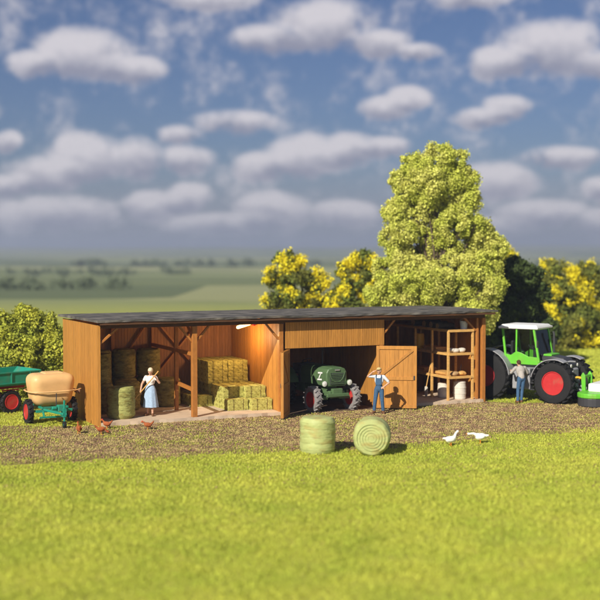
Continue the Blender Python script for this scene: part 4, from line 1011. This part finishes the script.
bird('goose', G(480.5,443.5), 2.95, 'white goose stretching its neck out low', dict(head=(.34,.28), tilt=-.25))

# ------------------------------------------------------------------ foliage
def leaves(blobs, n, size, seed=0, clump=.34, ncl=22, flat=.0, fill=.35, zmin=.05):
    rg = np.random.default_rng(seed); wts = np.array([b[1][0]*b[1][2] for b in blobs], float); wts /= wts.sum(); Vs = []
    for (c, r), wt in zip(blobs, wts):
        c = np.array(c); r = np.array(r); m = max(8, int(ncl))
        d = rg.normal(size=(m, 3)); d /= np.linalg.norm(d, axis=1)[:, None]; rad = (.62+.36*rg.random(m))[:, None]
        cc = c+d*r*rad; rc = (clump*(.6+.7*rg.random(m)))[:, None]*r.mean()
        k = int(n*wt); id_ = rg.integers(0, m, k); d2 = rg.normal(size=(k, 3)); d2 /= np.linalg.norm(d2, axis=1)[:, None]
        rr = (1-fill*rg.random(k)**1.5)[:, None]
        P = cc[id_]+d2*rc[id_]*rr; P[:, 2] += 0
        P = P+rg.normal(size=P.shape)*size*.4
        Vs.append(np.concatenate([P, d2], 1))
    Q = np.concatenate(Vs); Q = Q[Q[:, 2] > zmin]; P, nrm = Q[:, :3], Q[:, 3:]
    k = len(P); nrm = nrm+rg.normal(size=nrm.shape)*.75; nrm /= np.linalg.norm(nrm, axis=1)[:, None]
    t = np.cross(nrm, rg.normal(size=nrm.shape)); t /= np.linalg.norm(t, axis=1)[:, None]; b = np.cross(nrm, t)
    s = (size*(.5+.8*rg.random(k)))[:, None]; a = .55+.5*rg.random(k)[:, None]
    V = np.stack([P-t*s*.5, P+b*s*.42*a+nrm*s*.12, P+t*s*.5, P-b*s*.42*a+nrm*s*.12], 1).reshape(-1, 3)
    return V, np.arange(k*4).reshape(-1, 4)
def plant(name, cat, label, base, blobs, n, size, m, seed, blossom=0, bsize=.2, trunk_r=.12, ncl=22, group=None, clump=.34, fill=.35):
    e = tag(empty(name, base), label, cat, group); B = Vector(base)
    bl = [(tuple(Vector(c)-B), r) for c, r in blobs]
    V, Fc = leaves(bl, n, size, seed, clump, ncl, fill=fill); np_obj('crown', V, Fc, M[m], e)
    rnd = random.Random(seed); mb = MB(); top = max(c[2] for c, r in bl)
    cx = sum(c[0] for c, r in bl)/len(bl)
    stem = [(0,0,-.05),(cx*.2+.05,0,top*.25),(cx*.5-.04,.05,top*.5),(cx*.8,0,top*.85)]
    mb.tube(stem, [trunk_r*1.3, trunk_r, trunk_r*.7, trunk_r*.3], 10)
    for c, r in bl:
        h = max(.12, min(.8, c[2]/top*.7-.12)); s0 = Vector((cx*.5*h, 0, top*h*.85)); s1 = Vector(c); md = s0.lerp(s1, .5)+Vector((rnd.uniform(-.1,.1), rnd.uniform(-.1,.1), .1))
        mb.tube([s0, md, s1], [trunk_r*.5, trunk_r*.33, trunk_r*.12], 7)
        for k in range(4):
            d_ = Vector((rnd.uniform(-1,1), rnd.uniform(-1,1), rnd.uniform(-.3,1))).normalized(); mb.tube([md.lerp(s1, rnd.random()), s1+Vector((d_.x*r[0], d_.y*r[1], d_.z*r[2]))*.75], [trunk_r*.16, trunk_r*.05], 5)
    mb.build('trunk', 'bark', e, smooth=True)
    if blossom:
        rg = np.random.default_rng(seed+99); sub = []
        for c, r in bl:
            for k in range(blossom):
                d_ = rg.normal(size=3); d_[1] = -abs(d_[1])*.8 if rg.random() < .75 else d_[1]; d_ /= np.linalg.norm(d_)
                sub.append((tuple(np.array(c)+d_*np.array(r)*1.0), (bsize*(.6+.8*rg.random()),)*3))
        V, Fc = leaves(sub, int(n*.30), size*.75, seed+5, .6, 8); np_obj('blossom', V, Fc, M['blossom'], e)
    return e
def px_blobs(L_, Y, depth=.85):
    out = []
    for q in L_:
        px, py, r = q[:3]; dy = q[3] if len(q) > 3 else 0; c = AT(px, py, Y+dy); rr = r*(Y+dy)/F
        out.append((tuple(c), (rr, rr*depth, rr*(q[4] if len(q) > 4 else 1))))
    return out
tY = 57.5
plant('deciduous_tree', 'tree', 'tall lime-green tree with a rounded three-lobed crown rising behind the shed roof', AT(438, 300, tY)*Vector((1,1,0)) if False else Vector((AT(438,300,tY).x, tY, 0)),
  px_blobs([(435,164,20),(414,180,17,-.2),(456,180,17,.1),(403,181,13,0),(465,180,13,.2),(413,165,12,.1),(455,164,13,.1),(400,207,12,.2),(425,184,21,-.4),(447,190,21,.2),(405,195,13,.1),(467,196,13,.2),(412,203,13),(433,202,15,.3),(463,210,16,0),
            (393,218,14,.1),(404,230,15,-.3),(390,238,11,.2),(453,226,17,-.4),(474,228,15,-.2),(484,236,12,.2),(495,248,12),(482,246,16,.3),(459,246,15,.5),(416,240,13,.3),(437,238,13,.2),(424,222,12,.1),(446,214,12,.4),(444,252,15,.1),(424,254,11,.5),(440,228,9,1.2),(428,268,13,.2),
            (402,258,16,-.2),(412,270,14,-.5),(386,270,13,.2),(384,287,17,.2),(405,285,19,-.8),(432,284,22,-.9),(456,272,15,-.3),(472,266,17,-.3),(490,268,14,.2),(496,284,10),(480,290,20,-.3),(452,290,18,.6),(374,300,12,0),(430,312,30,0),(470,318,26,0),(400,318,22,0)], tY),
  300000, .115, 'lime', 11, trunk_r=.13, ncl=26, clump=.36, fill=.6)
plant('leafy_bush', 'bush', 'dense yellow-green bush behind the sea green trailer', (-12.0, 51, 0),
  px_blobs([(20,328,24),(42,330,18),(50,350,20,-.3),(0,335,26,.3),(-25,345,28),(25,355,26,-.6),(48,378,20,-.3),(10,380,28,-.3),(-20,380,30),(-50,365,30)], 51), 100000, .13, 'bushleaf', 12, trunk_r=.10, ncl=28, clump=.32, fill=.5)
FB = 'flowering trees behind the shed'
plant('flowering_tree', 'tree', 'small yellow-blossomed tree seen above the middle of the shed roof', (AT(290,300,66).x, 66, 0),
  px_blobs([(284,263,12),(296,262,6,.3),(273,277,9),(296,281,15,-.3),(275,297,12),(314,284,11),(322,281,6),(292,300,14,-.3),(290,325,25),(312,303,11),(285,350,22)], 66), 30000, .17, 'dullleaf', 13, blossom=6, bsize=.26, group=FB, ncl=18)
plant('flowering_tree', 'tree', 'small yellow-blossomed tree showing between the roof and the tall lime-green tree', (AT(352,300,66).x, 66, 0),
  px_blobs([(362,262,10),(367,273,11,.3),(345,272,8),(353,292,14,-.3),(340,300,11),(372,292,12),(352,325,24),(332,303,9),(350,350,22)], 66), 30000, .17, 'dullleaf', 14, blossom=6, bsize=.26, group=FB, ncl=18)
plant('dark_evergreen', 'tree', 'dark green bushy evergreen between the tall tree and the yellow hedge', (AT(515,345,62).x, 62, 0),
  px_blobs([(505,282,20),(525,280,17),(495,310,22,-.3),(520,315,24,-.3),(538,300,14,.3),(500,345,24),(530,340,22),(545,330,14),(512,268,12,.3)], 62), 45000, .20, 'darkleaf', 15, trunk_r=.12, ncl=24)
plant('flowering_tree', 'tree', 'yellow-blossomed tree top peeking out right beside the tall lime-green tree', (AT(508,300,72).x, 72, 0),
  px_blobs([(509,262,10),(500,275,12),(516,275,10),(508,300,20)], 72), 9000, .17, 'dullleaf', 16, blossom=8, bsize=.28, group=FB, ncl=16)
HB = 'flowering shrubs along the back of the lawn'
plant('flowering_shrub', 'bush', 'yellow-flowered shrub behind the cab of the modern tractor', (AT(560,345,74).x, 74, 0),
  px_blobs([(555,276,15),(545,292,12,.3),(560,298,18,-.3),(548,322,20),(568,322,20,-.3),(556,345,20),(536,330,13)], 74), 26000, .20, 'hedgeleaf', 17, blossom=7, bsize=.36, group=HB, ncl=20)
plant('flowering_shrub', 'bush', 'larger yellow-flowered shrub at the right edge of the lawn', (AT(596,345,75).x, 75, 0),
  px_blobs([(585,278,17),(578,300,18),(600,292,20,.3),(586,322,20,-.3),(604,326,20),(590,346,18),(618,300,22),(622,335,22)], 75), 34000, .20, 'hedgeleaf', 18, blossom=8, bsize=.36, group=HB, ncl=20)
plant('flowering_shrub', 'bush', 'low dull green shrub filling the gap left of the yellow ones', (AT(536,345,78).x, 78, 0),
  px_blobs([(532,300,18),(538,325,18),(525,335,16),(572,270,9),(604,268,14)][:3], 78), 12000, .22, 'hedgeleaf', 19, blossom=2, bsize=.3, group=HB, ncl=18)
# far hedgerows and copses
def far_wood(y, x0, x1, n, h, name, label, seed):
    rg = np.random.default_rng(seed); P = []; 
    xs = rg.uniform(x0, x1, n); yy = y+rg.normal(size=n)*y*.03; zz = terrain_z(xs, yy)
    blobs = [((a, b, c+h*.35), (h*(.5+.5*rg.random()), h*.5, h*(.35+.35*rg.random()))) for a, b, c in zip(xs, yy, zz)]
    V, Fc = leaves(blobs, n*260, h*.22, seed, .45, 12, zmin=-100)
    tag(np_obj(name, V, Fc, M['farleaf']), label, 'woodland', kind='stuff')
far_wood(230, -56, -34, 14, 2.2, 'far_hedge', 'blurred hedgerow in the near fields on the left', 31)
far_wood(420, -105, -40, 22, 2.6, 'far_hedge', 'distant hedgerow across the middle fields', 32)
far_wood(640, -120, 40, 30, 4, 'far_copse', 'distant low copses under the hills', 33)
far_wood(700, 60, 200, 30, 4, 'far_copse', 'distant low copses behind the right shrubs', 34)

# ------------------------------------------------------------------ haze
bm = bmesh.new(); bmesh.ops.create_cube(bm, size=1)
for v in bm.verts: v.co = Vector((v.co.x*14000, 2250+v.co.y*5000, 12+v.co.z*56))
me = bpy.data.meshes.new('haze'); bm.to_mesh(me); bm.free()
hm = bpy.data.materials.new('haze_air'); hm.use_nodes = True; hn = hm.node_tree; hn.nodes.remove(hn.nodes['Principled BSDF'])
pv = hn.nodes.new('ShaderNodeVolumePrincipled'); pv.inputs['Density'].default_value = .0006; pv.inputs['Color'].default_value = (.70,.80,1,1); pv.inputs['Anisotropy'].default_value = .2
hn.links.new(pv.outputs[0], hn.nodes['Material Output'].inputs['Volume']); me.materials.append(hm)
hz = bpy.data.objects.new('haze', me); COL.objects.link(hz); tag(hz, 'thin bluish haze over the distant hills', 'haze', kind='stuff')
